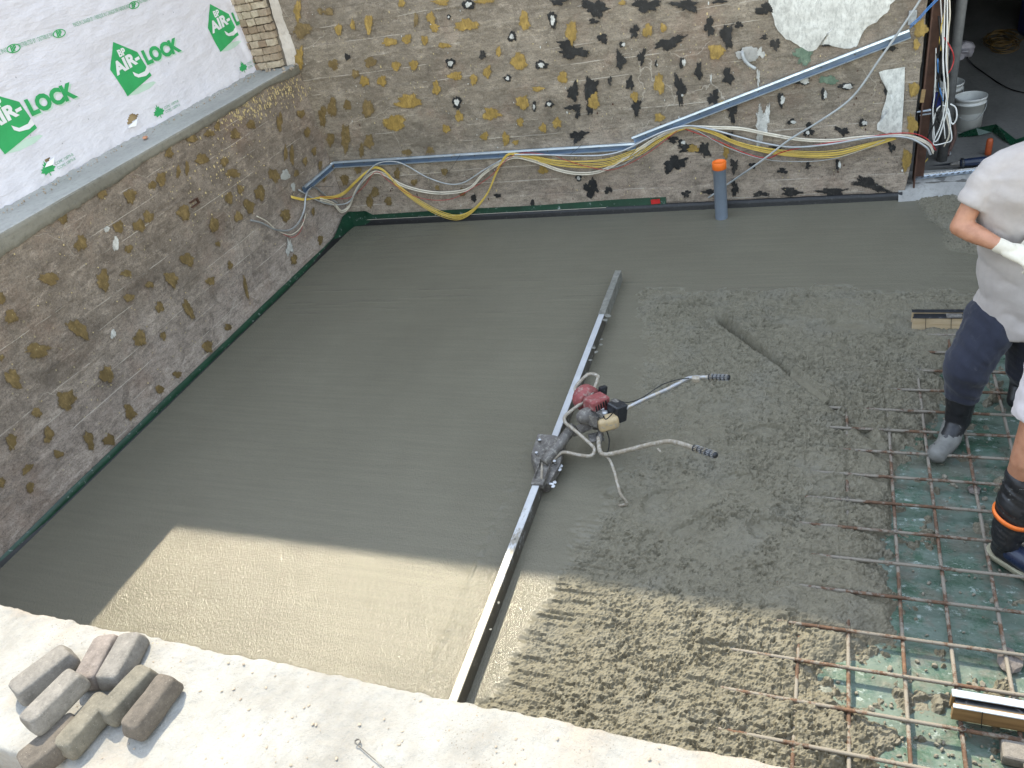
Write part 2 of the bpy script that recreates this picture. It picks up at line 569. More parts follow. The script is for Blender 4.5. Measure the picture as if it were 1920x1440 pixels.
def mat_mortar(name, a, b):
    t = NT(name, 0.9)
    n = t.noise(2.6, 8, 0.65, t.mapping((1, 0.4, 1.5)))
    c = t.ramp(n, [(0.3, a), (0.7, b)])
    c = t.mix(t.ramp(t.noise(30, 6, 0.7), [(0.3, 0.4), (0.5, 0.0)]), c, tuple(x * 0.5 for x in a))
    t.color(c)
    t.bump(t.noise(20, 8, 0.7), 0.5, 0.012)
    return t.m


M['mortar'] = mat_mortar('trowelled_mortar', (0.29, 0.285, 0.265), (0.40, 0.395, 0.37))
M['skim'] = mat_mortar('damp_skim_coat', (0.135, 0.125, 0.102), (0.26, 0.245, 0.205))


def mat_nearwall():
    t = NT('bleached_concrete', 0.93)
    n = t.noise(4.2, 8, 0.65)
    c = t.ramp(n, [(0.3, (0.22, 0.207, 0.187)), (0.5, (0.295, 0.283, 0.262)), (0.66, (0.335, 0.327, 0.31))])
    s = t.noise(2.1, 6, 0.6, t.mapping((1, 1, 1), (4, 7, 1)))
    c = t.mix(t.ramp(s, [(0.52, 0.0), (0.66, 0.55)]), c, (0.34, 0.26, 0.19))
    v = t.voro(90)
    pm = t.noise(6, 4)
    c = t.mix(t.math('MULTIPLY', t.ramp(v, [(0.1, 0.9), (0.22, 0.0)]), t.ramp(pm, [(0.5, 0.0), (0.6, 1.0)])), c, (0.16, 0.13, 0.10))
    c = t.mix(t.ramp(t.noise(45, 7, 0.75), [(0.33, 0.5), (0.46, 0.0)]), c, (0.24, 0.22, 0.19))
    t.color(c)
    b = t.bump(t.noise(70, 7, 0.75), 0.7, 0.005)
    t.bump(t.noise(14, 7, 0.7), 0.7, 0.02, b)
    return t.m


M['near'] = mat_nearwall()


def mat_wrap():
    t = NT('house_wrap', 0.5)
    n = t.noise(1.2, 5, 0.6)
    c = t.ramp(n, [(0.3, (0.64, 0.625, 0.69)), (0.7, (0.74, 0.72, 0.775))])
    z = t.sep()[2]
    f = t.math('ADD', t.ramp(z, [(0.0, 0.0), (1.0, 1.0)]), 0.0)
    d = t.noise(5, 7, 0.75, t.mapping((1, 0.3, 2)))
    c = t.mix(t.ramp(d, [(0.6, 0.0), (0.8, 0.25)]), c, (0.42, 0.40, 0.36))
    v = t.voro(7.5, t.mapping((1, 1, 1), (3, 2, 5)))
    c = t.mix(t.ramp(v, [(0.028, 0.7), (0.045, 0.0)]), c, (0.2, 0.2, 0.22))
    t.color(c)
    b = t.bump(t.noise(2.0, 6, 0.62, t.mapping((1, 0.5, 1.6))), 0.5, 0.08)
    t.bump(t.noise(11, 6, 0.65, t.mapping((1, 0.5, 2))), 0.22, 0.015, b)
    return t.m


M['wrap'] = mat_wrap()
M['green_ink'] = simple('green_print', (0.035, 0.36, 0.115), 0.5, var=0.12, scale=5, bump=0)
M['pale_ink'] = simple('pale_green_print', (0.50, 0.66, 0.56), 0.5, var=0.05, scale=5, bump=0)
M['mid_ink'] = simple('faded_green_print', (0.20, 0.42, 0.28), 0.5, var=0.1, scale=5, bump=0)
M['white_ink'] = simple('white_print', (0.76, 0.76, 0.78), 0.5, var=0.05, scale=5, bump=0)
M['board'] = simple('tan_sheathing', (0.42, 0.31, 0.17), 0.8, var=0.15, scale=10)


def mat_brick(name, a, b):
    t = NT(name, 0.9)
    oi = t.n.new('ShaderNodeObjectInfo')
    c = t.ramp(oi.outputs['Random'], [(0.0, a), (0.45, tuple((x + y) / 2 for x, y in zip(a, b))), (1.0, b)])
    c = t.mix(t.ramp(t.noise(30, 7, 0.7), [(0.35, 0.5), (0.6, 0.0)]), c, tuple(x * 0.5 for x in a))
    t.color(c); t.bump(t.noise(50, 6, 0.7), 0.6, 0.006)
    return t.m


M['buff'] = mat_brick('buff_brick', (0.29, 0.21, 0.145), (0.54, 0.46, 0.35))
M['bmortar'] = mat_mortar('brick_mortar', (0.12, 0.10, 0.085), (0.24, 0.21, 0.17))


def mat_paver(name, base):
    t = NT(name, 0.92)
    c = t.ramp(t.noise(18, 9, 0.8), [(0.33, tuple(x * 0.62 for x in base)), (0.66, tuple(x * 1.28 for x in base))])
    c = t.mix(t.ramp(t.noise(60, 8, 0.85), [(0.52, 0.0), (0.64, 0.5)]), c, tuple(x * 1.7 for x in base))
    v = t.voro(130)
    c = t.mix(t.math('MULTIPLY', t.ramp(v, [(0.08, 0.6), (0.17, 0.0)]), t.ramp(t.noise(40, 3), [(0.5, 0.0), (0.56, 1.0)])), c, (0.40, 0.36, 0.31))
    c = t.mix(t.ramp(t.noise(90, 5, 0.8), [(0.3, 0.6), (0.45, 0.0)]), c, tuple(x * 0.4 for x in base))
    t.color(c)
    b = t.bump(t.noise(150, 5, 0.75), 0.8, 0.002)
    t.bump(t.noise(25, 6, 0.7), 0.6, 0.008, b)
    return t.m


M['paver_grey'] = mat_paver('grey_paver', (0.175, 0.160, 0.143))
M['paver_pink'] = mat_paver('pinkish_paver', (0.185, 0.155, 0.138))
M['paver_olive'] = mat_paver('olive_paver', (0.145, 0.13, 0.102))
M['paver_brown'] = mat_paver('brown_paver', (0.105, 0.088, 0.072))


def mat_rust():
    t = NT('rusty_rebar', 0.85, 0.0)
    c = t.ramp(t.noise(30, 7, 0.7), [(0.3, (0.06, 0.034, 0.022)), (0.55, (0.125, 0.070, 0.042)), (0.75, (0.23, 0.125, 0.068))])
    d = t.noise(7, 8, 0.75)
    c = t.mix(t.ramp(d, [(0.45, 0.0), (0.51, 0.9)]), c, (0.225, 0.205, 0.172))
    t.color(c); t.bump(t.noise(200, 4, 0.7), 0.6, 0.002)
    return t.m


M['rust'] = mat_rust()
M['rust_plate'] = simple('rusty_brown_steel', (0.075, 0.035, 0.022), 0.7, var=0.4, scale=8, dirt=(0.2, 0.14, 0.1), dirt_amt=0.0)
M['galv'] = simple('galvanised_steel', (0.55, 0.62, 0.70), 0.38, 0.75, var=0.12, scale=8, dirt=(0.5, 0.48, 0.44), dirt_amt=0.05)
M['galv_blue'] = simple('galvanised_web', (0.20, 0.27, 0.38), 0.42, 0.7, var=0.2, scale=6)
M['yellow'] = simple('yellow_cable_sheath', (0.66, 0.47, 0.10), 0.45, var=0.12, scale=10, bump=0, dirt=(0.5, 0.42, 0.28), dirt_amt=0.0)
M['cream'] = simple('cream_cable_sheath', (0.60, 0.54, 0.44), 0.55, var=0.15, scale=10, bump=0, dirt=(0.35, 0.3, 0.25), dirt_amt=0.1)
M['armour'] = simple('grey_armoured_conduit', (0.42, 0.43, 0.44), 0.4, 0.55, var=0.15, scale=15, bump=0)
M['greyc'] = simple('grey_cable_sheath', (0.36, 0.37, 0.37), 0.55, var=0.2, scale=8, bump=0, dirt=(0.2, 0.18, 0.16), dirt_amt=0.0)
M['redw'] = simple('red_wire', (0.42, 0.03, 0.03), 0.45, var=0.15, bump=0)
M['bluew'] = simple('blue_wire', (0.06, 0.20, 0.48), 0.45, var=0.15, bump=0)
M['blackw'] = simple('black_wire', (0.012, 0.012, 0.012), 0.45, var=0.15, bump=0)
M['whitew'] = simple('white_wire', (0.74, 0.73, 0.70), 0.5, var=0.05, bump=0)
M['brownw'] = simple('brown_hose', (0.13, 0.075, 0.06), 0.6, var=0.2, bump=0)
M['pvc'] = simple('blue_grey_pvc', (0.19, 0.225, 0.275), 0.4, var=0.08, scale=8, bump=0, dirt=(0.42, 0.44, 0.45), dirt_amt=-0.1, dscale=60)
M['orange'] = simple('orange_plastic', (0.80, 0.16, 0.015), 0.5, var=0.08, scale=12, bump=0, dirt=(0.5, 0.3, 0.2), dirt_amt=-0.1)
M['alu'] = simple('weathered_aluminium', (0.50, 0.51, 0.53), 0.5, 0.3, var=0.1, scale=9, dirt=(0.30, 0.285, 0.245), dirt_amt=0.25, dscale=9)
def mat_alu():
    t = NT('filmed_and_shaded_aluminium', 0.5, 0.3)
    c = t.ramp(t.noise(9, 6, 0.65), [(0.3, (0.44, 0.455, 0.48)), (0.7, (0.56, 0.575, 0.60))])
    f = t.math('ADD', t.noise(10, 9, 0.8, t.mapping((1, .5, 1))), t.math('MULTIPLY', t.math('SUBTRACT', 2.75, t.sep()[1]), 0.22))  # mortar film, thickened along the blade to dim its sunlit end
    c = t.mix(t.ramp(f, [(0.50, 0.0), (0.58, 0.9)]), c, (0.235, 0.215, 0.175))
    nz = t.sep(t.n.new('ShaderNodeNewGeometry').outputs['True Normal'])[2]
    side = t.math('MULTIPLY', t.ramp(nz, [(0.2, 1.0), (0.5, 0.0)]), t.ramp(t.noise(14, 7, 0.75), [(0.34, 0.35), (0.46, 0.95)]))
    c = t.mix(side, c, (0.075, 0.066, 0.050))  # upright faces coloured dark: their shade painted in, mottled like mud
    t.color(c); t.bump(t.noise(60, 6, 0.7), 0.3, 0.002)
    return t.m


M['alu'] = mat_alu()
M['alu_mud'] = simple('concrete_caked_blade', (0.20, 0.195, 0.17), 0.8, var=0.3, scale=22, bump=0.8, dist=0.01)
M['tubepaint'] = simple('cement_splashed_tube', (0.29, 0.25, 0.195), 0.65, 0.1, var=0.3, scale=30, bump=0.7, dist=0.004, dirt=(0.40, 0.37, 0.32), dirt_amt=0.45, dscale=50)
M['tubechrome'] = simple('bare_steel_tube', (0.34, 0.35, 0.37), 0.4, 0.5, var=0.3, scale=20, dirt=(0.38, 0.33, 0.25), dirt_amt=0.42, dscale=26)
M['castgrey'] = simple('dirty_cast_metal', (0.13, 0.12, 0.11), 0.6, 0.3, var=0.35, scale=16, bump=0.8, dist=0.006, dirt=(0.25, 0.235, 0.21), dirt_amt=0.40, dscale=42)
M['redplastic'] = simple('dusty_red_cowl', (0.24, 0.06, 0.06), 0.65, var=0.3, scale=24, dirt=(0.30, 0.19, 0.17), dirt_amt=0.34, dscale=34)
M['tank'] = simple('cream_fuel_tank', (0.46, 0.35, 0.20), 0.5, var=0.2, scale=20, dirt=(0.34, 0.30, 0.25), dirt_amt=0.32, dscale=30)
M['black'] = simple('black_plastic', (0.018, 0.02, 0.024), 0.4, var=0.3, scale=18, dirt=(0.25, 0.25, 0.26), dirt_amt=0.05, dscale=20)
M['rubber'] = simple('black_rubber', (0.014, 0.015, 0.018), 0.42, var=0.3, scale=14, dirt=(0.26, 0.27, 0.265), dirt_amt=-0.02, dscale=34)
M['navyrubber'] = simple('navy_boot_rubber', (0.010, 0.018, 0.045), 0.32, var=0.3, scale=10, bump=0.1)
M['bootmud'] = simple('cement_coated_boot', (0.165, 0.165, 0.155), 0.7, var=0.25, scale=12, bump=0.5, dist=0.005)
M['soletan'] = simple('muddy_boot_sole', (0.30, 0.28, 0.20), 0.7, var=0.2, scale=14)
M['orangeband'] = simple('orange_boot_band', (0.85, 0.19, 0.03), 0.5, var=0.12, scale=14, dirt=(0.1, 0.06, 0.04), dirt_amt=0.0)
M['wood'] = None


def mat_wood(name, a, b, axis_scale=(1, 12, 12)):
    t = NT(name, 0.7)
    v = t.mapping(axis_scale)
    n = t.noise(5, 7, 0.6, v, 0.6)
    t.color(t.ramp(n, [(0.3, a), (0.55, tuple((x + y) / 2 for x, y in zip(a, b))), (0.75, b)]))
    t.bump(n, 0.3, 0.003)
    return t.m


M['wood'] = mat_wood('pine_board', (0.46, 0.34, 0.20), (0.66, 0.53, 0.36))
M['wood_dark'] = mat_wood('wet_plywood', (0.20, 0.12, 0.05), (0.34, 0.22, 0.10))


def mat_cloth(name, base, stain=None, amt=0.1, weave=900, var=0.12):
    t = NT(name, 0.92)
    c = t.ramp(t.noise(7, 6, 0.6), [(0.3, tuple(x * (1 - var) for x in base)), (0.7, tuple(min(1, x * (1 + var)) for x in base))])
    if stain:
        c = t.mix(t.ramp(t.noise(11, 8, 0.7, t.mapping((1, 1, 1), (5, 2, 7))), [(0.6 - amt, 0.0), (0.75 - amt, 0.75)]), c, stain)
    t.color(c)
    b = t.bump(t.noise(9, 4, 0.55, t.mapping((1, 1, 0.6))), 0.5, 0.02)
    t.bump(t.noise(350, 2, 0.5), 0.25, 0.001, b)
    if 'Sheen Weight' in t.b.inputs: t.b.inputs['Sheen Weight'].default_value = 0.15
    return t.m


M['tshirt'] = mat_cloth('pale_grey_cotton', (0.39, 0.35, 0.33), (0.33, 0.28, 0.24), -0.02)
M['navy'] = mat_cloth('navy_work_cotton', (0.017, 0.020, 0.036), (0.13, 0.13, 0.14), -0.02)
M['shorts'] = mat_cloth('pale_pink_white_cotton', (0.55, 0.50, 0.51), (0.45, 0.38, 0.34), -0.08)
M['glove'] = mat_cloth('cream_knit_glove', (0.62, 0.57, 0.47), (0.36, 0.24, 0.13), -0.02)


def mat_skin():
    t = NT('tanned_skin', 0.5)
    c = t.ramp(t.noise(22, 6, 0.6), [(0.3, (0.34, 0.155, 0.090)), (0.7, (0.47, 0.235, 0.145))])
    t.color(c)
    t.b.inputs['Subsurface Weight'].default_value = 0.12
    t.b.inputs['Subsurface Radius'].default_value = (0.02, 0.008, 0.004)
    t.bump(t.noise(300, 4, 0.7), 0.25, 0.0008)
    return t.m


M['skin'] = mat_skin()
M['hair'] = simple('dark_hair', (0.02, 0.014, 0.01), 0.6, var=0.3, scale=60, bump=0.6)
M['bucket'] = simple('white_bucket_plastic', (0.60, 0.60, 0.58), 0.4, var=0.08, scale=8, dirt=(0.36, 0.35, 0.33), dirt_amt=0.05)
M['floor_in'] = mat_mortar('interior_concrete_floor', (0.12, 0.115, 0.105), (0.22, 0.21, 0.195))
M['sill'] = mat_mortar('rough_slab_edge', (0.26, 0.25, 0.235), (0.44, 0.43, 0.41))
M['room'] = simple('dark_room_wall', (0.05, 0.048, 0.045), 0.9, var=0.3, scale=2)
M['chrome'] = simple('bright_steel', (0.65, 0.65, 0.66), 0.3, 0.85, var=0.08, scale=20)
M['bluebin'] = simple('blue_plastic', (0.010, 0.018, 0.13), 0.45, var=0.1)
M['dirt'] = mat_mortar('brown_soil', (0.14, 0.09, 0.055), (0.27, 0.19, 0.125))
M['stone'] = mat_paver('wet_stone', (0.19, 0.165, 0.15))
M['pebble'] = simple('pebble', (0.33, 0.27, 0.21), 0.85, var=0.4, scale=30)
M['siding'] = simple('grey_siding', (0.4, 0.4, 0.4), 0.8, var=0.1, scale=2)
M['bag'] = simple('clear_plastic_bag', (0.5, 0.46, 0.5), 0.3, var=0.1, scale=6)

YB = 6.78        # back wall face
ZC = 1.72        # top of the left foundation wall
ZN = 1.25        # top of the near wall
XE = 5.50        # right end of the back wall
HL = 3.20        # eaves of the house on the left
HB = 6.87        # parapet of the building behind

# ------------------------------------------------------------------ ground, sheet, slab
gz = 1.02
V = [(-30, -30, gz), (30, -30, gz), (30, 0.52, gz), (-30, 0.52, gz)]
nx, ny = 240, 70
gx, gy = np.meshgrid(np.concatenate([np.linspace(-30, 2, 20), np.linspace(2.1, 8, nx), np.linspace(8.3, 30, 20)]),
                     np.concatenate([np.linspace(-30, -1, 14), np.linspace(-0.9, 0.56, ny)]), indexing='ij')
gzv = gz + 0.012 * fbm(gx * 4, gy * 4, 4, 3) + 0.006 * fbm(gx * 20, gy * 20, 3, 5)
ground = grid_obj('ground', np.stack([gx, gy, gzv], -1), M['dirt'])
tag(ground, 'brown soil behind the near concrete wall', kind='structure')

sx, sy = np.meshgrid(np.linspace(3.6, 8.0, 260), np.linspace(0.98, 6.79, 300), indexing='ij')
sz = -0.103 + 0.004 * fbm(sx * 2.2, sy * 5, 4, 8) + 0.0035 * np.sin(sy * 38 + 3 * fbm(sx * .8, sy * .8, 2, 2)) * sstep(0.0, 0.5, fbm(sx * 1.3, sy * 1.3, 2, 4) + .3)
sheet = grid_obj('vapour_barrier', np.stack([sx, sy, sz], -1), M['sheet'])
tag(sheet, 'green plastic vapour sheet under the rebar mesh', kind='structure')


def W(px, py, z=0.0):
    v = P(px, py, 'z', z); return (v.x, v.y)


rough_poly = [W(*q) for q in [(1200, 545), (1330, 541), (1480, 541), (1700, 541), (1830, 545)]] + [(6.4, 5.1), (9, 5.1), (9, 0.5), (3.6, 0.5)] + \
             [W(*q) for q in [(905, 1318), (960, 1240), (985, 1185), (1030, 1120), (1050, 1075), (1075, 1010), (1110, 955), (1140, 915), (1165, 870), (1172, 800), (1165, 740), (1168, 700), (1185, 640), (1192, 590)]]
mound_poly = [W(*q) for q in [(1700, 375), (1730, 360), (1850, 350), (1900, 470), (1830, 480), (1770, 470), (1745, 430)]]
sheet_poly = [W(*q, -0.06) for q in [(1905, 560), (1800, 650), (1752, 700), (1725, 790), (1668, 830), (1662, 900), (1660, 960), (1640, 1010), (1655, 1100), (1640, 1150), (1600, 1190), (1560, 1225),
                                     (1500, 1250), (1500, 1290), (1610, 1330), (1665, 1370), (1640, 1400), (1560, 1420), (1480, 1440), (1470, 1500)]] + [(4.7, 0.3), (9, 0.3), (9, 5.0), (6.2, 4.95)]

XBARS = [3.947 + .2 * k for k in (4, 3, 2, 1)] + [3.947, 3.76, 3.57, 3.37, 3.17, 2.977, 2.77, 2.57, 2.35, 2.16, 1.96, 1.77, 1.57, 1.37, 1.17]
YBARS = [4.805, 5.012, 5.228, 5.42, 5.62, 5.82, 6.02, 6.22, 6.42, 6.62, 6.82, 7.02, 7.22, 7.42, 7.62, 7.82]
ZBAR = -0.050

xs = np.concatenate([np.arange(0.0, 3.15, 0.03), np.arange(3.15, 6.0, 0.0068), np.arange(6.0, 8.01, 0.02)])
ys = np.arange(0.985, 6.785, 0.0072)
X, Y = np.meshgrid(xs, ys, indexing='ij')
jit = 0.05 * fbm(X * 5, Y * 5, 4, 21)
dR = sdist(rough_poly, X, Y) + jit * 1.3 + 0.02 * vnoise(X * 3, Y * 45, 4)
dM = sdist(mound_poly, X, Y) + jit
dS = -sdist(sheet_poly, X, Y) + jit * 1.1 + 0.03 * fbm(X * 18, Y * 18, 3, 9)        # positive = poured
wdt_ = 0.07 + 0.22 * sstep(2.5, 3.0, Y) * sstep(5.0, 4.4, Y)
mR = np.clip((dR + 0.02 + 0.10 * sstep(2.5, 3.0, Y) * fbm(X * 12, Y * 12, 4, 41)) / wdt_, 0, 1)
mR = mR * mR * (3 - 2 * mR)
mM = sstep(0.0, 0.12, dM)
rgh = np.maximum(mR, mM)
# lumps
d1, d2 = worley(X * 25 + 1.6 * fbm(X * 17, Y * 17, 3, 3), Y * 29 + 1.6 * fbm(X * 17, Y * 17, 3, 6), 2)
e1, e2 = worley(X * 75, Y * 75, 5)
crk = sstep(-0.25, 0.35, fbm(X * 7, Y * 7, 3, 93))
lump = np.clip((d2 - d1) * 3.2, 0, 1) ** .6 * 0.016 * crk + np.sqrt(np.clip(d2 - d1, 0, 1)) * 0.008 + np.sqrt(np.clip(e2 - e1, 0, 1)) * 0.005
coarse = fbm(X * 4.5, Y * 4.5, 4, 31)
wet = sstep(-0.05, 0.32, fbm(X * 2.6, Y * 2.6, 3, 44))                 # smoother slumped areas
sunny = sstep(2.7, 2.2, Y) * sstep(5.0, 4.5, X)
# a paste pressed almost flat, broken by short pits and torn cracks
gate = sstep(-0.30, 0.25, fbm(X * 6.5, Y * 6.5, 3, 93))
r1 = 1 - np.abs(fbm(X * 20 + .5 * fbm(X * 9, Y * 9, 2, 7), Y * 34, 3, 12)) / 0.13
r2 = 1 - np.abs(fbm(X * 36, Y * 48, 2, 19)) / 0.14
crk = np.clip(r1, 0, 1) ** .8 * sstep(-0.2, 0.1, fbm(X * 24, Y * 24, 2, 23)) * 0.013 + np.clip(r2, 0, 1) * sstep(-0.1, 0.15, fbm(X * 19, Y * 19, 2, 27)) * 0.011
pit = sstep(0.10, 0.36, fbm(X * 38, Y * 54, 3, 15)) * 0.014
grain = np.sqrt(np.clip(e2 - e1, 0, 1)) * 0.0060 + 0.0045 * fbm(X * 60, Y * 60, 2, 52) + np.clip((d2 - d1) * 2.5, 0, 1) * 0.004
tex = 0.016 + grain - (crk * .8 + pit) * (0.62 + 0.45 * gate)
tex = 0.016 + (tex - 0.016) * (1.0 - 0.5 * wet * (1 - sunny)) * (1.0 + 0.15 * sunny)
# teeth dragged by the screed along the smooth edge
teeth = 0.018 - 0.020 * sstep(0.25, -0.35, vnoise(X * 5.5 + Y * 3, Y * 66, 14) + .25 * vnoise(X * 30, Y * 50, 2)) + grain
tf = sstep(0.40, 0.05, dR) * sstep(3.2, 2.4, Y)
tex = tex * (1 - 0.8 * tf) + teeth * tf * .8
h = 0.0006 * fbm(X * 3, Y * 8, 3, 2) + 0.004 * sstep(0.25, 0.8, fbm(X * 1.5, Y * 22, 3, 71)) * sstep(4.6, 5.2, Y) * sstep(5.9, 5.4, Y)
h = h + rgh * (-0.020 + tex + (0.010 + 0.010 * (1 - sunny)) * coarse)
# mound near the doorway
h = h + mM * 0.05 * sstep(0.0, 0.35, dM) * (0.7 + 0.5 * fbm(X * 7, Y * 7, 3, 55))
# slope down to the sheet
lvl = np.interp(dS, [-0.30, -0.16, -0.05, 0.0, 0.10, 0.30, 0.55, 0.85], [-0.16, -0.135, -0.105, -0.064, -0.034, -0.018, -0.004, 0.0])
h = h + lvl
h = np.where(dS < 0.15, h + 0.022 * sstep(0.15, -0.02, dS) * fbm(X * 11, Y * 11, 4, 66), h)
# stray lumps on the sheet
isl = fbm(X * 9, Y * 9, 3, 77)
nearS = sstep(-0.55, -0.05, dS)
h = np.where(dS < 0.0, np.maximum(h, -0.128 + 0.030 * sstep(0.25, 0.62, isl + 0.25 * nearS + 0.1 * (Y < 2.3)) * (.5 + sstep(-.2, .4, fbm(X * 26, Y * 26, 3, 78))) + tex * 0.8 - 0.006), h)
# sunk bars leave creases
cre = np.zeros_like(X)
for yb in XBARS:
    cre = np.maximum(cre, np.exp(-((Y - yb + 0.004 * vnoise(X * 4, Y * 0, 5)) / 0.011) ** 2) * sstep(-0.25, 0.25, vnoise(X * 1.8, yb + Y * 0, 8) + 0.25))
for xb in YBARS:
    cre = np.maximum(cre, 0.8 * np.exp(-((X - xb) / 0.012) ** 2) * sstep(-0.2, 0.3, vnoise(X * 0 + xb, Y * 1.8, 9) + 0.1))
h = h - cre * 0.020 * sstep(0.60, 0.25, dS) * sstep(-0.05, 0.1, dS) * rgh
# dragged groove, boot prints, dips
for (a, b, w, dep) in [((1352, 597), (1625, 800), 0.026, 0.085), ((1360, 606), (1440, 668), 0.05, 0.022), ((1625, 800), (1665, 850), 0.03, 0.02)]:
    dd, tt = segd(W(*a), W(*b), X, Y)
    dd = dd + 0.003 * fbm(X * 14, Y * 14, 3, 91)
    h = h - dep * np.exp(-(dd / w) ** 2) * (1 - 0.6 * tt) + 0.014 * np.exp(-((dd - w * 1.9) / (w * 0.6)) ** 2) * (1 - tt) * rgh
for (px, py, a, b, ang, dep) in [(1435, 805, .10, .055, .2, .022), (1150, 925, .05, .05, 0, .03), (1230, 935, .12, .05, .9, .014), (1300, 985, .13, .055, .75, .015),
                                 (1215, 1015, .09, .045, 1.2, .012), (1590, 610, .22, .09, 0, .018), (1480, 600, .12, .05, .1, .012), (1440, 985, .09, .07, .3, .02),
                                 (1340, 760, .12, .05, .2, .010), (1570, 900, .12, .06, .3, .014), (1380, 900, .12, .07, .5, .010), (1705, 600, .15, .1, .2, .015)]:
    cx, cy = W(px, py)
    u = (X - cx) * math.cos(ang) + (Y - cy) * math.sin(ang); v = -(X - cx) * math.sin(ang) + (Y - cy) * math.cos(ang)
    q = np.sqrt((u / a) ** 2 + (v / b) ** 2) + 0.35 * fbm(X * 13, Y * 13, 4, 17)
    h = h - dep * sstep(1.15, 0.75, q) * rgh + 0.006 * np.exp(-((q - 1.25) / 0.18) ** 2) * rgh
    h = np.where(q < 0.9, h - (tex - 0.008) * 0.5 * rgh, h)
# trail beside the blade
dd, tt = segd((3.385, 1.2), (3.29, 5.7), X, Y)
bxl = 3.33 - (Y - 1.2) * 0.02
h = h + (0.0035 * np.exp(-((X - bxl + 0.13) / 0.028) ** 2) + .002 * np.exp(-((X - bxl + 0.07) / 0.02) ** 2)) * (0.3 + np.abs(fbm(X * 26, Y * 14, 3, 23)) * 3) * sstep(5.2, 4.6, Y)
h = np.where((dS > 0.45) & (X > 4.68), np.maximum(h, -0.031), h)
slab = grid_obj('concrete_slab', np.stack([X, Y, h], -1), M['slab'], mask=h > -0.118)
tag(slab, 'freshly poured wet concrete, screeded smooth at left and lumpy at right', kind='structure')
msk = h > -0.118
keep = (msk[:-1, :-1] | msk[1:, :-1] | msk[1:, 1:] | msk[:-1, 1:])
idx = np.arange(X.size).reshape(X.shape)
q4 = np.stack([idx[:-1, :-1], idx[1:, :-1], idx[1:, 1:], idx[:-1, 1:]], -1)[keep]
used = np.unique(q4)
fr_ = rgh[:-1, :-1][keep] > 0.5
slab.data.polygons.foreach_set('use_smooth', ~fr_)
at = slab.data.attributes.new('rough', 'FLOAT', 'POINT')
at.data.foreach_set('value', rgh.ravel()[used].astype(np.float32))

# ------------------------------------------------------------------ back wall
back = empty('back_wall', (2.7, YB, 0))
tag(back, 'tall board-marked concrete wall with mustard glue and black tar patches behind the slab', 'wall')
bx, bz = np.meshgrid(np.arange(-0.002, XE + 0.001, 0.012), np.arange(-0.12, 2.62, 0.0115), indexing='ij')
wz = bz + 0.02 * 0.5 * vnoise(bx * .8, bz * .8, 3)
fr = np.abs(((wz / BOARD) % 1.0) - 0.5)
bo = np.floor(wz / BOARD + 0.5)
by = YB - 0.004 * np.exp(-(fr / 0.02) ** 2) * sstep(-.2, .4, fbm(bx * 3, bz * 6, 3, 4)) + 0.005 * (_H[(bo.astype(int) * 7) % 256, 3] - .5) + 0.0025 * fbm(bx * 6, bz * 30, 3, 6) + 0.004 * fbm(bx * 2, bz * 3, 3, 16)
bxe = bx.copy()
edge = sstep(XE - 0.05, XE, bx)
bxe = bx + edge * (-0.03 * sstep(0.35, 0.0, bz) + 0.006 * fbm(bz * 9, bz * 3 + 4, 4, 5))
face = grid_obj('wall_face', np.stack([bxe, by, bz], -1)[::-1], M['back'], back)
box_obj('wall_core', (-0.01, YB + 0.012, -0.3), (XE - 0.03, YB + 0.20, 2.62), M['back'], back)
box_obj('upper_wall', (-6.0, YB - 0.001, 2.625), (11.5, YB + 0.24, HB), M['wall_upper'], back)
box_obj('side_return', (-6.0, YB + 0.01, -0.3), (-0.42, YB + 0.2, 2.62), M['wall_upper'], back)
box_obj('roof_slab', (-6.0, YB + 0.24, HB - 0.25), (11.5, YB + 6, HB - 0.02), M['wall_upper'], back)


def blob(name, pts, plane, val, off, mat, parent, th=0.0035, ctr=None, seed=0):
    """pts: outline in photo pixels laid on the wall plane; rim low, inside proud"""
    n = len(pts)
    c = ctr or (sum(p[0] for p in pts) / n, sum(p[1] for p in pts) / n)
    nrm = Vector((0, -1, 0)) if plane == 'y' else Vector((1, 0, 0))
    V = []; F = []
    rr = random.Random(seed)
    for k, (s, o) in enumerate(((1.22, 0.0), (0.88, 1.0), (0.5, 1.15))):
        for p in pts:
            w = P(c[0] + (p[0] - c[0]) * s, c[1] + (p[1] - c[1]) * s, plane, val)
            V.append(w + nrm * (off + th * o * (0.75 + 0.5 * rr.random() if k else 1)))
    V.append(P(c[0], c[1], plane, val) + nrm * (off + th))
    for k in range(2):
        for i in range(n):
            j = (i + 1) % n
            F.append([k * n + i, k * n + j, (k + 1) * n + j, (k + 1) * n + i])
    for i in range(n):
        F.append([2 * n + i, 2 * n + (i + 1) % n, 3 * n])
    o = mesh_obj(name, V, F, mat, parent, True)
    a_ = o.data.attributes.new('rim', 'FLOAT', 'POINT')
    a_.data.foreach_set('value', [0.0] * n + [0.45] * n + [1.0] * (n + 1))
    return o


def ragged(cx, cy, w, h, seed, ang=0.0, n=30, amp=0.2, spike=0.0):
    rr = random.Random(seed)
    ph = [rr.uniform(0, 6.28) for _ in range(5)]
    out = []
    for k in range(n):
        a = 2 * math.pi * k / n
        r = 1 + amp * (0.55 * math.sin(2 * a + ph[0]) * 0.5 + 0.5 * math.sin(3 * a + ph[1]) + 0.35 * math.sin(5 * a + ph[2]) + 0.3 * math.sin(8 * a + ph[3])) + rr.uniform(-.1, .1)
        if rr.random() < 0.1: r *= 1 + spike * rr.random() * 1.6
        x = math.cos(a) * r * w * 0.5; y = math.sin(a) * r * h * 0.5
        out.append((cx + x * math.cos(ang) - y * math.sin(ang), cy + x * math.sin(ang) + y * math.cos(ang)))
    return out


sd = 100
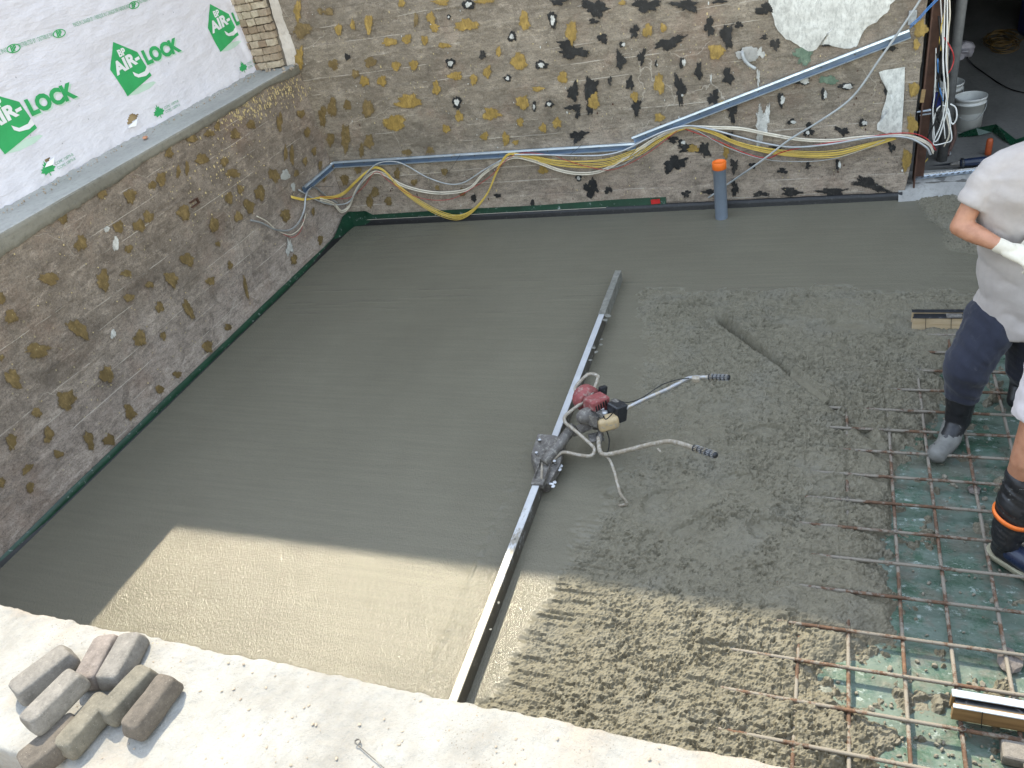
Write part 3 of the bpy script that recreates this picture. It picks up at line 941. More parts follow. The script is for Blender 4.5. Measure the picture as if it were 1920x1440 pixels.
# (cx,cy,w,h) enlarged-crop coordinates; s = crop scale, ox, oy = crop origin
B2 = dict(ox=500, oy=0, s=3.0)
mustard_b = [(405, 165, 40, 70), (485, 140, 30, 60), (575, 130, 50, 110), (690, 235, 80, 50), (790, 220, 50, 60), (890, 225, 40, 50), (1125, 140, 130, 70), (925, 100, 50, 70), (945, 155, 50, 50), (1450, 115, 60, 110), (1000, 255, 80, 30), (985, 10, 90, 40), (760, 15, 40, 50), (1225, 5, 110, 30), (1715, 180, 60, 130), (550, 455, 50, 70), (650, 455, 60, 60), (730, 370, 50, 60), (830, 365, 50, 60), (1305, 290, 30, 60), (1240, 405, 50, 70), (1060, 425, 80, 50), (1420, 345, 100, 90), (1165, 445, 40, 70), (1665, 435, 60, 70), (955, 495, 45, 80), (800, 570, 150, 80), (720, 690, 130, 90), (1265, 640, 100, 70), (1440, 575, 80, 80), (1525, 500, 60, 30), (1085, 655, 50, 60), (1010, 725, 45, 50), (1425, 685, 40, 50), (1555, 720, 40, 60), (1635, 690, 50, 60), (1225, 765, 45, 45), (1345, 780, 40, 80), (1400, 800, 40, 30), (1840, 570, 60, 100), (1555, 955, 60, 50), (175, 60, 40, 120), (185, 330, 50, 130)]
brown_b = [(350, 65, 60, 50), (375, 360, 60, 60), (585, 350, 70, 60), (500, 415, 45, 50), (455, 590, 50, 60), (570, 610, 70, 110), (315, 650, 50, 120), (370, 600, 50, 130), (445, 775, 50, 180), (360, 785, 50, 80), (575, 795, 60, 80), (535, 845, 30, 80), (790, 855, 60, 40), (920, 845, 50, 40), (735, 975, 40, 60), (830, 1025, 40, 40), (1000, 965, 40, 40), (960, 1055, 30, 30), (440, 1010, 50, 70), (515, 955, 50, 40), (610, 1080, 50, 60), (685, 1130, 50, 50), (580, 1130, 40, 90), (325, 1000, 35, 50), (1025, 885, 50, 40), (1100, 1080, 40, 50), (200, 170, 110, 90), (840, 110, 25, 90), (300, 60, 30, 40)]
tar_b = [(1850, 45, 150, 100), (1720, 290, 180, 80), (1640, 10, 100, 40), (1890, 215, 50, 60), (1840, 120, 70, 30), (1725, 520, 70, 110), (1820, 490, 90, 120), (1730, 605, 90, 45), (1815, 600, 40, 80), (1750, 765, 100, 70), (1750, 640, 30, 60), (1820, 1060, 70, 110), (1680, 245, 90, 50)]
tarthin_b = [(1215, 310, 50, 60), (1165, 1115, 40, 60), (1300, 1100, 60, 30), (1495, 1145, 30, 60), (455, 320, 50, 50)]
white_b = [(1035, 355, 55, 60), (1545, 365, 70, 50), (1380, 205, 50, 60), (1610, 110, 50, 100), (1135, 25, 70, 60), (1590, 585, 50, 40), (1070, 575, 50, 75), (1505, 600, 25, 60), (1355, 440, 45, 40), (1025, 95, 22, 30), (1755, 1000, 40, 40)]
B3 = dict(ox=1100, oy=0, s=3.0)
tar_c = [(60, 45, 130, 70), (335, 30, 150, 90), (560, 30, 150, 70), (750, 5, 90, 30), (1015, 50, 140, 70), (270, 175, 55, 80), (90, 215, 50, 50), (465, 240, 200, 70, -.25), (690, 150, 60, 110), (790, 200, 70, 170), (855, 140, 50, 40), (310, 320, 45, 90), (190, 340, 55, 120), (390, 360, 18, 40), (630, 400, 50, 100), (525, 500, 65, 160), (795, 430, 65, 100), (245, 470, 45, 90), (280, 600, 60, 90), (715, 550, 70, 90), (30, 560, 60, 140), (1250, 730, 60, 80), (1435, 735, 100, 45, .4), (1690, 495, 50, 100), (820, 630, 55, 110), (495, 920, 140, 90, -.5), (560, 830, 100, 50), (1715, 830, 40, 60), (1100, 960, 60, 35), (935, 930, 40, 40), (1700, 268, 80, 50), (485, 785, 70, 40)]
tarthin_c = [(1000, 210, 50, 40), (1060, 250, 70, 90), (660, 840, 90, 110), (800, 760, 50, 60), (830, 930, 60, 90), (835, 1060, 60, 110), (560, 1090, 60, 60), (690, 1080, 90, 40), (980, 1090, 110, 45), (1150, 1080, 150, 60), (1380, 1080, 210, 60), (1590, 1035, 240, 90, .35), (1245, 930, 40, 50), (40, 1050, 60, 110), (120, 1070, 60, 50), (1070, 830, 80, 30), (130, 455, 30, 60), (1380, 245, 160, 50)]
mustard_c = [(345, 170, 55, 80), (430, 155, 35, 55), (730, 290, 95, 85), (410, 470, 60, 120), (270, 540, 45, 60), (410, 660, 60, 50), (600, 835, 60, 50), (785, 850, 40, 80), (765, 595, 60, 60), (1880, 160, 80, 110), (1855, 250, 40, 60), (1840, 500, 60, 90), (1830, 700, 60, 120), (1800, 900, 60, 120), (200, 15, 40, 30)]
white_c = [(1100, 560, 40, 70), (1225, 455, 80, 45), (1465, 485, 80, 40), (1340, 530, 30, 70), (1160, 685, 50, 30), (1560, 690, 50, 40), (1420, 925, 25, 60), (205, 250, 30, 30), (545, 350, 30, 60), (1240, 745, 30, 40), (535, 535, 22, 22), (540, 800, 40, 30)]


def lay(lst, o, mat, name, plane, val, off, parent, th=0.0015, amp=0.24):
    global sd
    for q in lst:
        cx, cy, w, h = q[:4]; ang = q[4] if len(q) > 4 else 0.0
        sd += 1
        pts = ragged(o['ox'] + cx / o['s'], o['oy'] + cy / o['s'], w / o['s'], h / o['s'], sd, ang, amp=amp)
        blob(name, pts, plane, val, off, mat, parent, th, (o['ox'] + cx / o['s'], o['oy'] + cy / o['s']), sd)


YF = YB - 0.008
lay(tarthin_b, B2, M['tar_thin'], 'tar_patch', 'y', YF, 0.0, back)
lay(tarthin_c, B3, M['tar_thin'], 'tar_patch', 'y', YF, 0.0, back, amp=0.45)
lay(tar_b, B2, M['tar_patch'], 'tar_patch', 'y', YF, 0.0012, back, amp=0.45)
lay(tar_c, B3, M['tar_patch'], 'tar_patch', 'y', YF, 0.0012, back, amp=0.45)
lay(mustard_b, B2, M['glue_bright'], 'glue_patch', 'y', YF, 0.004, back)
lay(mustard_c, B3, M['glue_bright'], 'glue_patch', 'y', YF, 0.004, back)
lay(brown_b, B2, M['glue_brown'], 'glue_patch', 'y', YF, 0.003, back)
lay([(q[0], q[1], q[2] * 1.1, q[3] * 1.1) for q in white_b], B2, M['tar_patch'], 'tar_patch', 'y', YF, 0.001, back)
lay([(q[0], q[1], q[2] * .62, q[3] * .62) for q in white_b], B2, M['whitescrap'], 'paint_scrap', 'y', YF, 0.006, back)
lay([(q[0] - 8, q[1], q[2] * 1.15, q[3] * 1.2) for q in white_c], B3, M['tar_patch'], 'tar_patch', 'y', YF, 0.001, back)
lay([(q[0] + 3, q[1], q[2] * .8, q[3] * .8) for q in white_c], B3, M['whitescrap'], 'paint_scrap', 'y', YF, 0.006, back)
lay([(1220, 310, 130, 130), (1360, 450, 140, 60)], B3, M['greenstain'], 'green_stain', 'y', YF, 0.0005, back, 0.001)
lay([(965, 430, 20, 110), (1020, 640, 25, 150), (700, 440, 12, 60), (985, 700, 90, 220), (975, 300, 60, 60)], B3, M['whitescrap'], 'lime_streak', 'y', YF, 0.0003, back, 0.001, 0.5)
# plaster remnants, outlines traced on the wall
big = [(1462, -25), (1464, 15), (1472, 38), (1478, 55), (1490, 68), (1503, 74), (1512, 80), (1520, 84), (1532, 86), (1540, 78), (1556, 76), (1568, 80), (1590, 82), (1598, 80), (1603, 70), (1610, 55), (1622, 45), (1634, 36), (1646, 27), (1650, 15), (1662, 0), (1668, -12), (1640, -30), (1550, -35)]
rr = random.Random(4)
big2 = []
for i in range(len(big)):
    a, b = big[i], big[(i + 1) % len(big)]
    big2 += [a, ((a[0] + b[0]) / 2 + rr.uniform(-2, 2), (a[1] + b[1]) / 2 + rr.uniform(-2, 2))]
blob('plaster_patch', big2, 'y', YF, 0.002, M['plaster'], back, 0.008)
strip = [(1653, 145), (1662, 142), (1676, 140), (1693, 137), (1692, 170), (1690, 205), (1688, 238), (1687, 243), (1678, 241), (1672, 238), (1665, 240), (1656, 236), (1650, 234), (1650, 225), (1655, 220), (1658, 205), (1663, 190), (1666, 175), (1672, 166), (1664, 158), (1656, 156)]
blob('plaster_patch', strip, 'y', YF, 0.006, M['plaster'], back, 0.010, (1676, 192))
for q in [(1402, 102, 34, 24)]:
    blob('mortar_patch', ragged(*q, 5), 'y', YF, 0.003, M['sill'], back, 0.004)

# ------------------------------------------------------------------ left foundation wall
left = empty('foundation_wall', (0, 4, 0))
tag(left, 'stained concrete foundation wall along the left edge of the slab, topped by a mortar ledge', 'wall')
ly, lz = np.meshgrid(np.arange(-1.0, YB + 0.002, 0.0125), np.arange(-0.12, ZC, 0.0115), indexing='ij')
wz = lz + 0.01 * vnoise(ly * .8, lz * .8, 7)
fr = np.abs(((wz / BOARD) % 1.0) - 0.5); bo = np.floor(wz / BOARD + 0.5).astype(int)
skl = ZC - 0.10 - 0.03 * fbm(ly * 2, lz * 0, 4, 3) - 0.05 * sstep(4.6, 3.0, ly) - 0.02 * fbm(ly * 14, lz * 0, 3, 5)
skm = sstep(-0.01, 0.012, lz - skl)
lx = 0.004 * np.exp(-(fr / 0.02) ** 2) * sstep(-.2, .4, fbm(ly * 3, lz * 6, 3, 4)) + 0.005 * (_H[(bo * 5) % 256, 9] - .5) + 0.0025 * fbm(ly * 6, lz * 30, 3, 6) + 0.004 * fbm(ly * 2, lz * 3, 3, 16)
lxw = lx
grid_obj('wall_face', np.stack([lxw, ly, lz], -1), M['left'], left)
box_obj('wall_core', (-0.42, -1.0, -0.3), (-0.012, YB - 0.002, ZC - 0.02), M['left'], left)
# skim coat band under the ledge (ragged lower edge)
ny = 620
yy = np.linspace(-1.0, YB - 0.004, ny)
low = ZC - 0.072 - 0.035 * fbm(yy * 1.6, yy * 0, 4, 3) - 0.035 * sstep(4.6, 3.0, yy) - 0.018 * np.abs(fbm(yy * 16, yy * 0 + 2, 3, 5))
prof = []
for t_, o_ in ((0, 0.0035), (0.04, 0.010), (0.35, 0.014), (0.7, 0.016), (0.95, 0.018), (1.0, 0.010)):
    zz = low + (ZC - low) * t_
    prof.append(np.stack([o_ + 0.003 * fbm(yy * 5, zz * 9, 3, 8) + 0.004, yy, zz], -1))
grid_obj('skim_coat', np.stack(prof, 1), M['skim'], left)
# ledge, pale trowelled mortar, sloping gently
gx, gy = np.meshgrid(np.linspace(0.022, -0.40, 44), np.linspace(-1.0, YB - 0.003, 560), indexing='ij')
gz_ = ZC + 0.004 + 0.006 * fbm(gx * 5, gy * 3, 4, 12) + 0.016 * sstep(-0.28, -0.40, gx + 0.05 * fbm(gy * 2, gx, 3, 5)) * (0.6 + fbm(gx * 20, gy * 20, 3, 9)) - 0.012 * sstep(0.0, 0.022, gx)
grid_obj('mortar_ledge', np.stack([gx, gy, gz_], -1)[::-1], M['mortar'], left)

L1 = dict(ox=0, oy=0, s=3.0)
brown_l = [(950, 860, 50, 60), (1000, 965, 25, 80), (1050, 945, 25, 80), (905, 1005, 60, 80), (855, 1040, 50, 50), (1135, 895, 80, 70), (1260, 910, 50, 60), (1310, 975, 80, 50), (1570, 690, 35, 110), (1320, 755, 60, 60), (1410, 700, 50, 60), (1725, 745, 40, 60), (1605, 860, 22, 90), (1640, 870, 28, 110), (1715, 905, 30, 50), (1765, 850, 30, 50), (1665, 975, 30, 40), (1540, 985, 60, 90, -.4), (1460, 1085, 70, 90), (1285, 1115, 50, 70), (1400, 1160, 60, 90, -.4), (1605, 1210, 60, 80), (1350, 1065, 40, 50), (730, 1100, 70, 90), (570, 1090, 60, 60), (350, 1230, 60, 60), (665, 1275, 60, 80), (1030, 1195, 80, 90), (780, 1270, 70, 80), (830, 1220, 60, 80), (1200, 1265, 50, 80), (1340, 1220, 50, 60), (720, 1400, 50, 50), (1690, 640, 50, 50), (1220, 710, 30, 50), (1175, 750, 60, 40), (1080, 780, 70, 45), (1800, 930, 25, 60), (1820, 1000, 30, 50), (1760, 1190, 20, 50), (1800, 1350, 30, 60)]
L2 = dict(ox=0, oy=400, s=2.88)
brown_l2 = [(555, 360, 70, 120), (265, 355, 120, 70), (55, 560, 80, 80), (200, 740, 130, 90), (420, 625, 150, 80, .6), (70, 895, 70, 140, -.5), (355, 1005, 120, 110), (195, 1075, 60, 60), (260, 1195, 60, 90), (60, 1230, 60, 100), (315, 1300, 70, 40), (575, 870, 90, 90, .5), (480, 1225, 55, 100, -.3), (585, 1225, 80, 60), (700, 1075, 60, 90, -.3), (755, 675, 80, 90), (880, 660, 35, 50), (925, 355, 70, 90, -.4), (1015, 520, 50, 110, -.5), (860, 505, 50, 60), (680, 325, 60, 40), (695, 455, 60, 50), (805, 385, 50, 40), (1010, 250, 80, 70, .4), (1135, 365, 50, 50), (1240, 280, 30, 50), (1325, 400, 25, 130, -.2), (1230, 615, 40, 40), (1120, 720, 60, 70), (955, 870, 50, 40), (860, 950, 50, 45), (145, 1380, 80, 40, -.8), (5, 460, 40, 80), (5, 780, 30, 40), (1155, 60, 55, 80), (1175, 165, 30, 30), (1585, 250, 40, 60), (435, 160, 70, 90), (5, 1450, 50, 60), (160, 1480, 50, 60)]
lay(brown_l, L1, M['glue_brown'], 'glue_patch', 'x', 0.006, 0.003, left, 0.002)
lay(brown_l2, L2, M['glue_brown'], 'glue_patch', 'x', 0.006, 0.003, left, 0.002)
lay([(635, 1880, 40, 60), (650, 1370, 40, 110), (600, 1290, 40, 40)], dict(ox=0, oy=0, s=3.0), M['whitescrap'], 'lime_patch', 'x', 0.006, 0.001, left, 0.002)
lay([(1560, 185, 40, 110), (1480, 1450, 60, 30)], L2, M['whitescrap'], 'lime_patch', 'x', 0.006, 0.001, left, 0.002, .5)
lay([(1605, 985, 40, 50), (1650, 1050, 20, 40)], L1, M['mortar'], 'mortar_patch', 'x', 0.006, 0.001, left, 0.003)
# rusty bracket on the left wall
bkt = P(363, 380, 'x', 0.0)
bm = bmesh.new()
add_box(bm, bkt + Vector((0.012, 0, 0.02)), (0.02, 0.10, 0.008)); add_box(bm, bkt + Vector((0.012, 0, -0.02)), (0.02, 0.10, 0.008)); add_box(bm, bkt + Vector((0.012, 0.04, 0)), (0.018, 0.012, 0.03))
bm_obj('anchor_bracket', bm, M['rust_plate'], left)


def drops(name, pts, mat, parent, label=None, kind='stuff', n=7):
    V = []; F = []
    for (w, nrm, r, el) in pts:
        t1 = nrm.orthogonal().normalized(); t2 = Vector((0, 0, 1)); t1 = t2.cross(nrm)
        b = len(V)
        V.append(w + nrm * r * 0.5)
        for k in range(n):
            a = 2 * math.pi * k / n; q = r * rnd.uniform(.75, 1.25)
            V.append(w + (t1 * math.cos(a) + t2 * math.sin(a) * el) * q)
        for k in range(n): F.append([b, b + 1 + k, b + 1 + (k + 1) % n])
    o = mesh_obj(name, V, F, mat, parent, True); o['kind'] = kind
    return o


dl = []
for k in range(560):
    if k < 330:
        t_ = rnd.random() ** 0.7
        px = 400 + 160 * t_ + rnd.gauss(0, 14); py = 232 - 85 * t_ + rnd.gauss(0, 13) + 8
        sz = rnd.uniform(.003, .009); el = rnd.uniform(1, 2.6)
    elif k < 450:
        px = rnd.gauss(410, 45); py = rnd.gauss(310, 45) - (px - 410) * .4; sz = rnd.uniform(.003, .009); el = 1.1
    else:
        px = rnd.uniform(20, 600); py = rnd.uniform(300, 800); sz = rnd.uniform(.002, .006); el = 1.2
    w = P(px, py, 'x', 0.004)
    if not (0.1 < w.z < ZC - 0.06 and 0.9 < w.y < YB - 0.02): continue
    w.x = 0.006
    dl.append((w, Vector((1, 0, 0)), sz, el))
drops('glue_drops', dl, M['yellowdrop'], left)
dk = []
for k in range(420):
    if rnd.random() < 0.5: w = Vector((YF - YB, 0, 0)); w = Vector((0.006, rnd.uniform(1.5, YB - .05), abs(rnd.gauss(0.5, 0.35)) + .05)); nr = Vector((1, 0, 0))
    else: w = Vector((rnd.uniform(0.05, 4), YB - 0.006, abs(rnd.gauss(0.3, 0.25)) + .1)); nr = Vector((0, -1, 0))
    if nr.x > .5 and w.z < ZC - 0.2: dk.append((w, nr, rnd.uniform(.0025, .008), rnd.uniform(.7, 2)))
drops('dark_chips', dk, M['tar_thin'], left)

def wall_flecks(name, n, mat, smin, smax, seed, zmax=2.5, xr=(0.02, XE - .06)):
    r2 = random.Random(seed); L = []
    for k in range(n):
        w = Vector((r2.uniform(*xr), YF - .001, r2.uniform(.1, zmax)))
        if float(fbm(np.array([w.x * 1.8 + seed]), np.array([w.z * 1.8]), 3, 5)[0]) < -.05: continue
        L.append((w, Vector((0, -1, 0)), r2.uniform(smin, smax) * r2.choice([.5, .7, 1]), r2.uniform(.6, 2.4)))
    drops(name, L, mat, back)


wall_flecks('tar_flecks', 520, M['tar_thin'], .004, .014, 5, 2.5, (1.6, XE - .06))
wall_flecks('glue_flecks', 420, M['glue_drop'] if 'glue_drop' in M else M['yellowdrop'], .002, .007, 8)
wall_flecks('rust_flecks', 420, M['rust_plate'], .002, .007, 12, 1.1)
wall_flecks('lime_flecks', 240, M['plaster'], .002, .007, 15)

# ------------------------------------------------------------------ wrapped house wall on the left
house = empty('house_wall', (-0.4, 4, ZC))
tag(house, 'house wall covered in white printed wrap, standing on the left ledge', 'house wall')
XW = -0.40
Y_wrap_end = 6.42
# wrap sheet with wrinkles; its right edge runs as in the photograph
e0 = P(484, 134, 'x', XW); e1 = P(457, 44, 'x', XW); e2 = P(440, 0, 'x', XW)
zs_ = np.linspace(ZC - 0.005, HL, 150)
ed = np.interp(zs_, [e0.z, e1.z, e2.z, HL], [e0.y, e1.y, e2.y, e2.y - 0.02])
tt = np.linspace(0, 1, 520)
wy = -2.0 + (ed[None, :] + 2.0) * tt[:, None]
wzz = np.repeat(zs_[None, :], len(tt), 0)
nearE = sstep(0.35, 0.0, ed[None, :] - wy)
wx = XW + 0.010 * fbm(wy * 1.6, wzz * 2.6, 4, 33) + 0.004 * fbm(wy * 6, wzz * 9, 3, 34) + 0.012 * nearE * vnoise(wy * 16 + wzz * 3, wzz * 2.5, 35) + 0.010 * sstep(ZC + .25, ZC, wzz) * fbm(wy * 7, wzz * 3, 3, 36)
lump_ = P(455, 100, 'x', XW)
wx = wx + 0.0 * lump_.x
holes = [[(237, 228), (240, 216), (250, 211), (263, 213), (258, 222), (249, 230), (244, 234), (239, 240)], [(83, 296), (90, 294), (102, 293), (96, 299), (88, 305), (84, 314)]]
hm = np.ones_like(wy, bool)
for hp in holes:
    pl = [(P(*q, 'x', XW).y, P(*q, 'x', XW).z) for q in hp]
    hm &= sdist(pl, wy, wzz) < 0.0
wrap = grid_obj('wrap_sheet', np.stack([wx, wy, wzz], -1)[:, ::-1], M['wrap'], house, mask=hm[:, ::-1])
box_obj('sheathing', (XW - 0.16, -2.0, ZC + 0.01), (XW - 0.022, 6.42, HL), M['board'], house)
box_obj('cladding', (-6.0, -2.0, -0.3), (XW - 0.17, YB - 0.02, HL - 0.01), M['siding'], house)
for hp in holes:                                  # torn flaps
    a = hp[0]; b = hp[len(hp) // 2]
    q = [P(*s_, 'x', XW + 0.015) for s_ in (hp[-1], hp[-2], hp[-3], hp[-4])]
    c_ = P((hp[-1][0] + hp[-4][0]) / 2 + 7, (hp[-1][1] + hp[-4][1]) / 2 + 5, 'x', XW + 0.03)
    V = q + [c_]
    mesh_obj('torn_flap', V, [[0, 1, 4], [1, 2, 4], [2, 3, 4]], M['white_ink'], house)

# printed marks: flat print laid on the sheet
XP = XW + 0.022


def textmesh(s, size, bold=0.0, xs_=1.0, shear=0.0):
    cu = bpy.data.curves.new('t', 'FONT'); cu.body = s; cu.size = size; cu.offset = bold; cu.shear = shear; cu.resolution_u = 3
    o = bpy.data.objects.new('t', cu); scene.collection.objects.link(o)
    dg = bpy.context.evaluated_depsgraph_get(); dg.update()
    me = o.evaluated_get(dg).to_mesh()
    V = [(v.co.x * xs_, v.co.y) for v in me.vertices]; F = [list(p.vertices) for p in me.polygons]
    o.evaluated_get(dg).to_mesh_clear()
    bpy.data.objects.remove(o); bpy.data.curves.remove(cu)
    return V, F


def surf_x(y, z):
    """wrap relief at (y,z) so that print lies on the sheet"""
    e = float(np.interp(z, zs_, ed))
    y_ = np.array([y]); z_ = np.array([z])
    ne = sstep(0.35, 0.0, e - y_)
    v = XW + 0.010 * fbm(y_ * 1.6, z_ * 2.6, 4, 33) + 0.004 * fbm(y_ * 6, z_ * 9, 3, 34) + 0.012 * ne * vnoise(y_ * 16 + z_ * 3, z_ * 2.5, 35) + 0.010 * sstep(ZC + .25, ZC, z_) * fbm(y_ * 7, z_ * 3, 3, 36)
    return float(v[0])


def put(name, VF, oy, oz, mat, off=0.003, parent=None, xsh=0.0):
    V2, F = VF
    if not F: return
    bm = bmesh.new()
    vs = [bm.verts.new((a, b, 0)) for a, b in V2]
    for f in F:
        try: bm.faces.new([vs[i] for i in f])
        except ValueError: pass
    bmesh.ops.triangulate(bm, faces=bm.faces[:])
    for it in range(5):
        lg = [e for e in bm.edges if e.calc_length() > 0.03]
        if not lg: break
        bmesh.ops.subdivide_edges(bm, edges=lg, cuts=1)
        bmesh.ops.triangulate(bm, faces=bm.faces[:])
    for v in bm.verts:
        y = oy + v.co.x; z = oz + v.co.y
        v.co = Vector((surf_x(y, z) + off, y, z))
    bmesh.ops.recalc_face_normals(bm, faces=bm.faces[:])
    # clip beyond the sheet edge
    kill = [f for f in bm.faces if f.calc_center_median().y > float(np.interp(f.calc_center_median().z, zs_, ed)) - 0.004]
    bmesh.ops.delete(bm, geom=kill, context='FACES')
    return bm_obj(name, bm, mat, parent or wrap)


def poly2(pts): return ([(a, b) for a, b in pts], [list(range(len(pts)))])


def yz(px, py): v = P(px, py, 'x', XP); return v.y, v.z


def fit(name, txt, p0, p1, top, mat, off, dy, dz, bold=.03):
    """lettering laid between two baseline points (photo pixels on the sheet), cap height from a third"""
    y0, z0 = yz(*p0); y1, z1 = yz(*p1); zt = yz(*top)[1]
    V2, F = textmesh(txt, 1.0, bold)
    xa = min(v[0] for v in V2); xb = max(v[0] for v in V2); ya = min(v[1] for v in V2); yb2 = max(v[1] for v in V2)
    V2 = [((v[0] - xa) / (xb - xa) * (y1 - y0), (v[1] - ya) / (yb2 - ya) * (zt - z0) + (v[0] - xa) / (xb - xa) * (z1 - z0)) for v in V2]
    put(name, (V2, F), y0 + dy, z0 + dz, mat, off)


def logo(dy, dz):
    pl = lambda pts, mat, nm, off: put(nm, ([yz(*p) for p in pts], [list(range(len(pts)))]), dy, dz, mat, off)
    pl([(211, 130), (216, 78), (262, 97), (287, 141), (243, 180)], M['green_ink'], 'house_emblem', .0035)
    pl([(240, 180), (262, 176), (284, 165), (295, 154), (290, 152), (270, 158)], M['pale_ink'], 'emblem_shade', .0015)
    pl([(251, 134), (262, 139), (274, 133), (278, 124), (283, 135), (276, 142), (262, 145), (255, 142)], M['white_ink'], 'swoosh', .006)
    fit('print_text', 'BP', (228, 107), (241, 101), (224, 93), M['white_ink'], .006, dy, dz, .04)
    fit('print_text', 'AIR-', (223, 142), (268, 115), (217, 117), M['white_ink'], .006, dy, dz, .045)
    fit('print_shade', 'LOCK', (283, 124), (347, 97), (272, 97), M['pale_ink'], .002, dy, dz, .055)
    fit('print_text', 'LOCK', (280, 122), (344, 95), (269, 94), M['green_ink'], .0045, dy, dz, .055)


def leaf(y0, z0, s):
    pts = []
    prof_ = [(0, 1.0), (.12, .62), (.32, .78), (.27, .40), (.42, .52), (.5, .34), (.78, .38), (.7, .18), (.95, .05), (.55, -.12), (.6, -.3), (.12, -.22), (.05, -.22), (.05, -.55)]
    pts = prof_ + [(-a, b) for a, b in prof_[::-1]][0:-1]
    put('maple_leaf', poly2([(a * s, b * s) for a, b in pts]), y0, z0, M['green_ink'], 0.004)
    for k in range(2):
        put('fine_print', textmesh('CCMC 12879-R', 0.40 * s, 0.0, 1.0), y0 + 1.0 * s, z0 + (.12 - .45 * k) * s, M['mid_ink'], 0.004)


b0y, b0z = yz(243, 180)
for px, py in [(243, 180), (417, 97), (14, 289)]:
    y_, z_ = yz(px, py); logo(y_ - b0y, z_ - b0z)
for px, py, s in [(302, 212, .072), (460, 128, .072), (95, 319, .072)]:
    y_, z_ = yz(px, py); leaf(y_, z_, s)
# the line of small print
ya, za = yz(5, 97); yb_, zb = yz(122, 61); yc, zc_ = yz(255, 10)
ln = 'DISTRIBUTED BY / DISTRIBUE PAR'
ln2 = 'MADE IN CANADA BY / FABRIQUE AU CANADA PAR FABRENE INC'
zl = (za + zb + zc_) / 3


def fitprint(s, px0, py0, px1, py1, h):
    y0, z0 = yz(px0, py0); y1, z1 = yz(px1, py1)
    V2, F = textmesh(s, h)
    w = max(v[0] for v in V2)
    k = (y1 - y0) / w
    V2 = [(v[0] * k, v[1] + v[0] * k * (z1 - z0) / (y1 - y0)) for v in V2]
    put('small_print', (V2, F), y0, z0, M['mid_ink'], 0.004)


fitprint(ln, 41, 89, 106, 67, .04)
fitprint(ln2, 143, 50, 246, 14, .04)
fitprint(ln, 262, 7, 325, -14, .04)
fitprint('FABRENE INC', -22, 110, 20, 96, .04)
for px, py in [(30, 90), (115, 62), (254, 9)]:
    y_, z_ = yz(px, py)
    n = 28
    ring = [(0.060 * math.cos(2 * math.pi * k / n), 0.027 * math.sin(2 * math.pi * k / n)) for k in range(n)]
    rin = [(a * .86, b * .78) for a, b in ring]
    put('print_ring', (ring + rin, [[k, (k + 1) % n, n + (k + 1) % n, n + k] for k in range(n)]), y_, z_, M['green_ink'], 0.004)
    put('print_text', textmesh('BP', 0.048, 0.002, 0.95, 0.3), y_ - 0.032, z_ - 0.016, M['green_ink'], 0.004)

# exposed bricks between the wrap edge and the back wall: courses face the pit
YBK = YB - 0.075
zr = [0, 60, 100, 128]
bxr = lambda z: float(np.interp(z, [P(533, 122, 'y', YBK).z, P(526, 98, 'y', YBK).z, P(516, 60, 'y', YBK).z, P(498, 0, 'y', YBK).z, 3.3], [P(533, 122, 'y', YBK).x, P(526, 98, 'y', YBK).x, P(516, 60, 'y', YBK).x, P(498, 0, 'y', YBK).x, P(498, 0, 'y', YBK).x - .05]))
box_obj('brick_backing', (-0.60, YBK + .030, ZC + 0.002), (-0.06, YB - 0.002, HL), M['bmortar'], house)
rb = random.Random(3)
z = ZC + 0.010; row = 0; bh = .066
while z < 2.9:
    xr = bxr(z) + rb.uniform(-.012, .012); x = xr
    ln_ = [rb.uniform(.085, .105), rb.uniform(.085, .10), .11, .19] if row % 2 else [rb.uniform(.15, .18), .10, .12]
    for L_ in ln_:
        if x < -0.56: break
        dy = rb.uniform(-.014, .012)
        bm = bmesh.new()
        add_box(bm, (x - L_ / 2, YBK + dy, z + bh / 2), (L_ - .008, .075, bh - rb.uniform(.006, .010)), Euler((rb.uniform(-.04, .04), rb.uniform(-.03, .03), rb.uniform(-.05, .05))), 0.005)
        bmesh.ops.subdivide_edges(bm, edges=[e for e in bm.edges if e.calc_length() > .05], cuts=2, use_grid_fill=True)
        for v in bm.verts: v.co += Vector([rb.uniform(-.0035, .0035) for _ in range(3)])
        bm_obj('brick', bm, M['buff'], house)
        x -= L_
    z += bh; row += 1
# crumbly parging between the bricks and the back wall
cz_, cu_ = np.meshgrid(np.linspace(ZC + 0.005, 2.64, 130), np.linspace(0, 1, 34), indexing='ij')
xr_ = np.vectorize(bxr)(cz_) + .012 + .012 * fbm(cz_ * 9, cz_ * 0, 3, 4)
cx_ = xr_ + (0.035 - xr_) * cu_
cy2 = YB - 0.050 * (1 - cu_) ** 1.5 - .006 + 0.014 * fbm(cx_ * 9, cz_ * 5, 4, 3) - .006 * np.abs(fbm(cx_ * 25, cz_ * 12, 3, 5))
cy2 = np.where(cu_ < .02, YB + .05, cy2)
cy2 = np.where(cu_ > .97, YB + .01, cy2)
grid_obj('parging_strip', np.stack([cx_, cy2, cz_], -1), mat_mortar('crumbly_parging', (0.42, 0.37, 0.32), (0.60, 0.55, 0.50)), back)

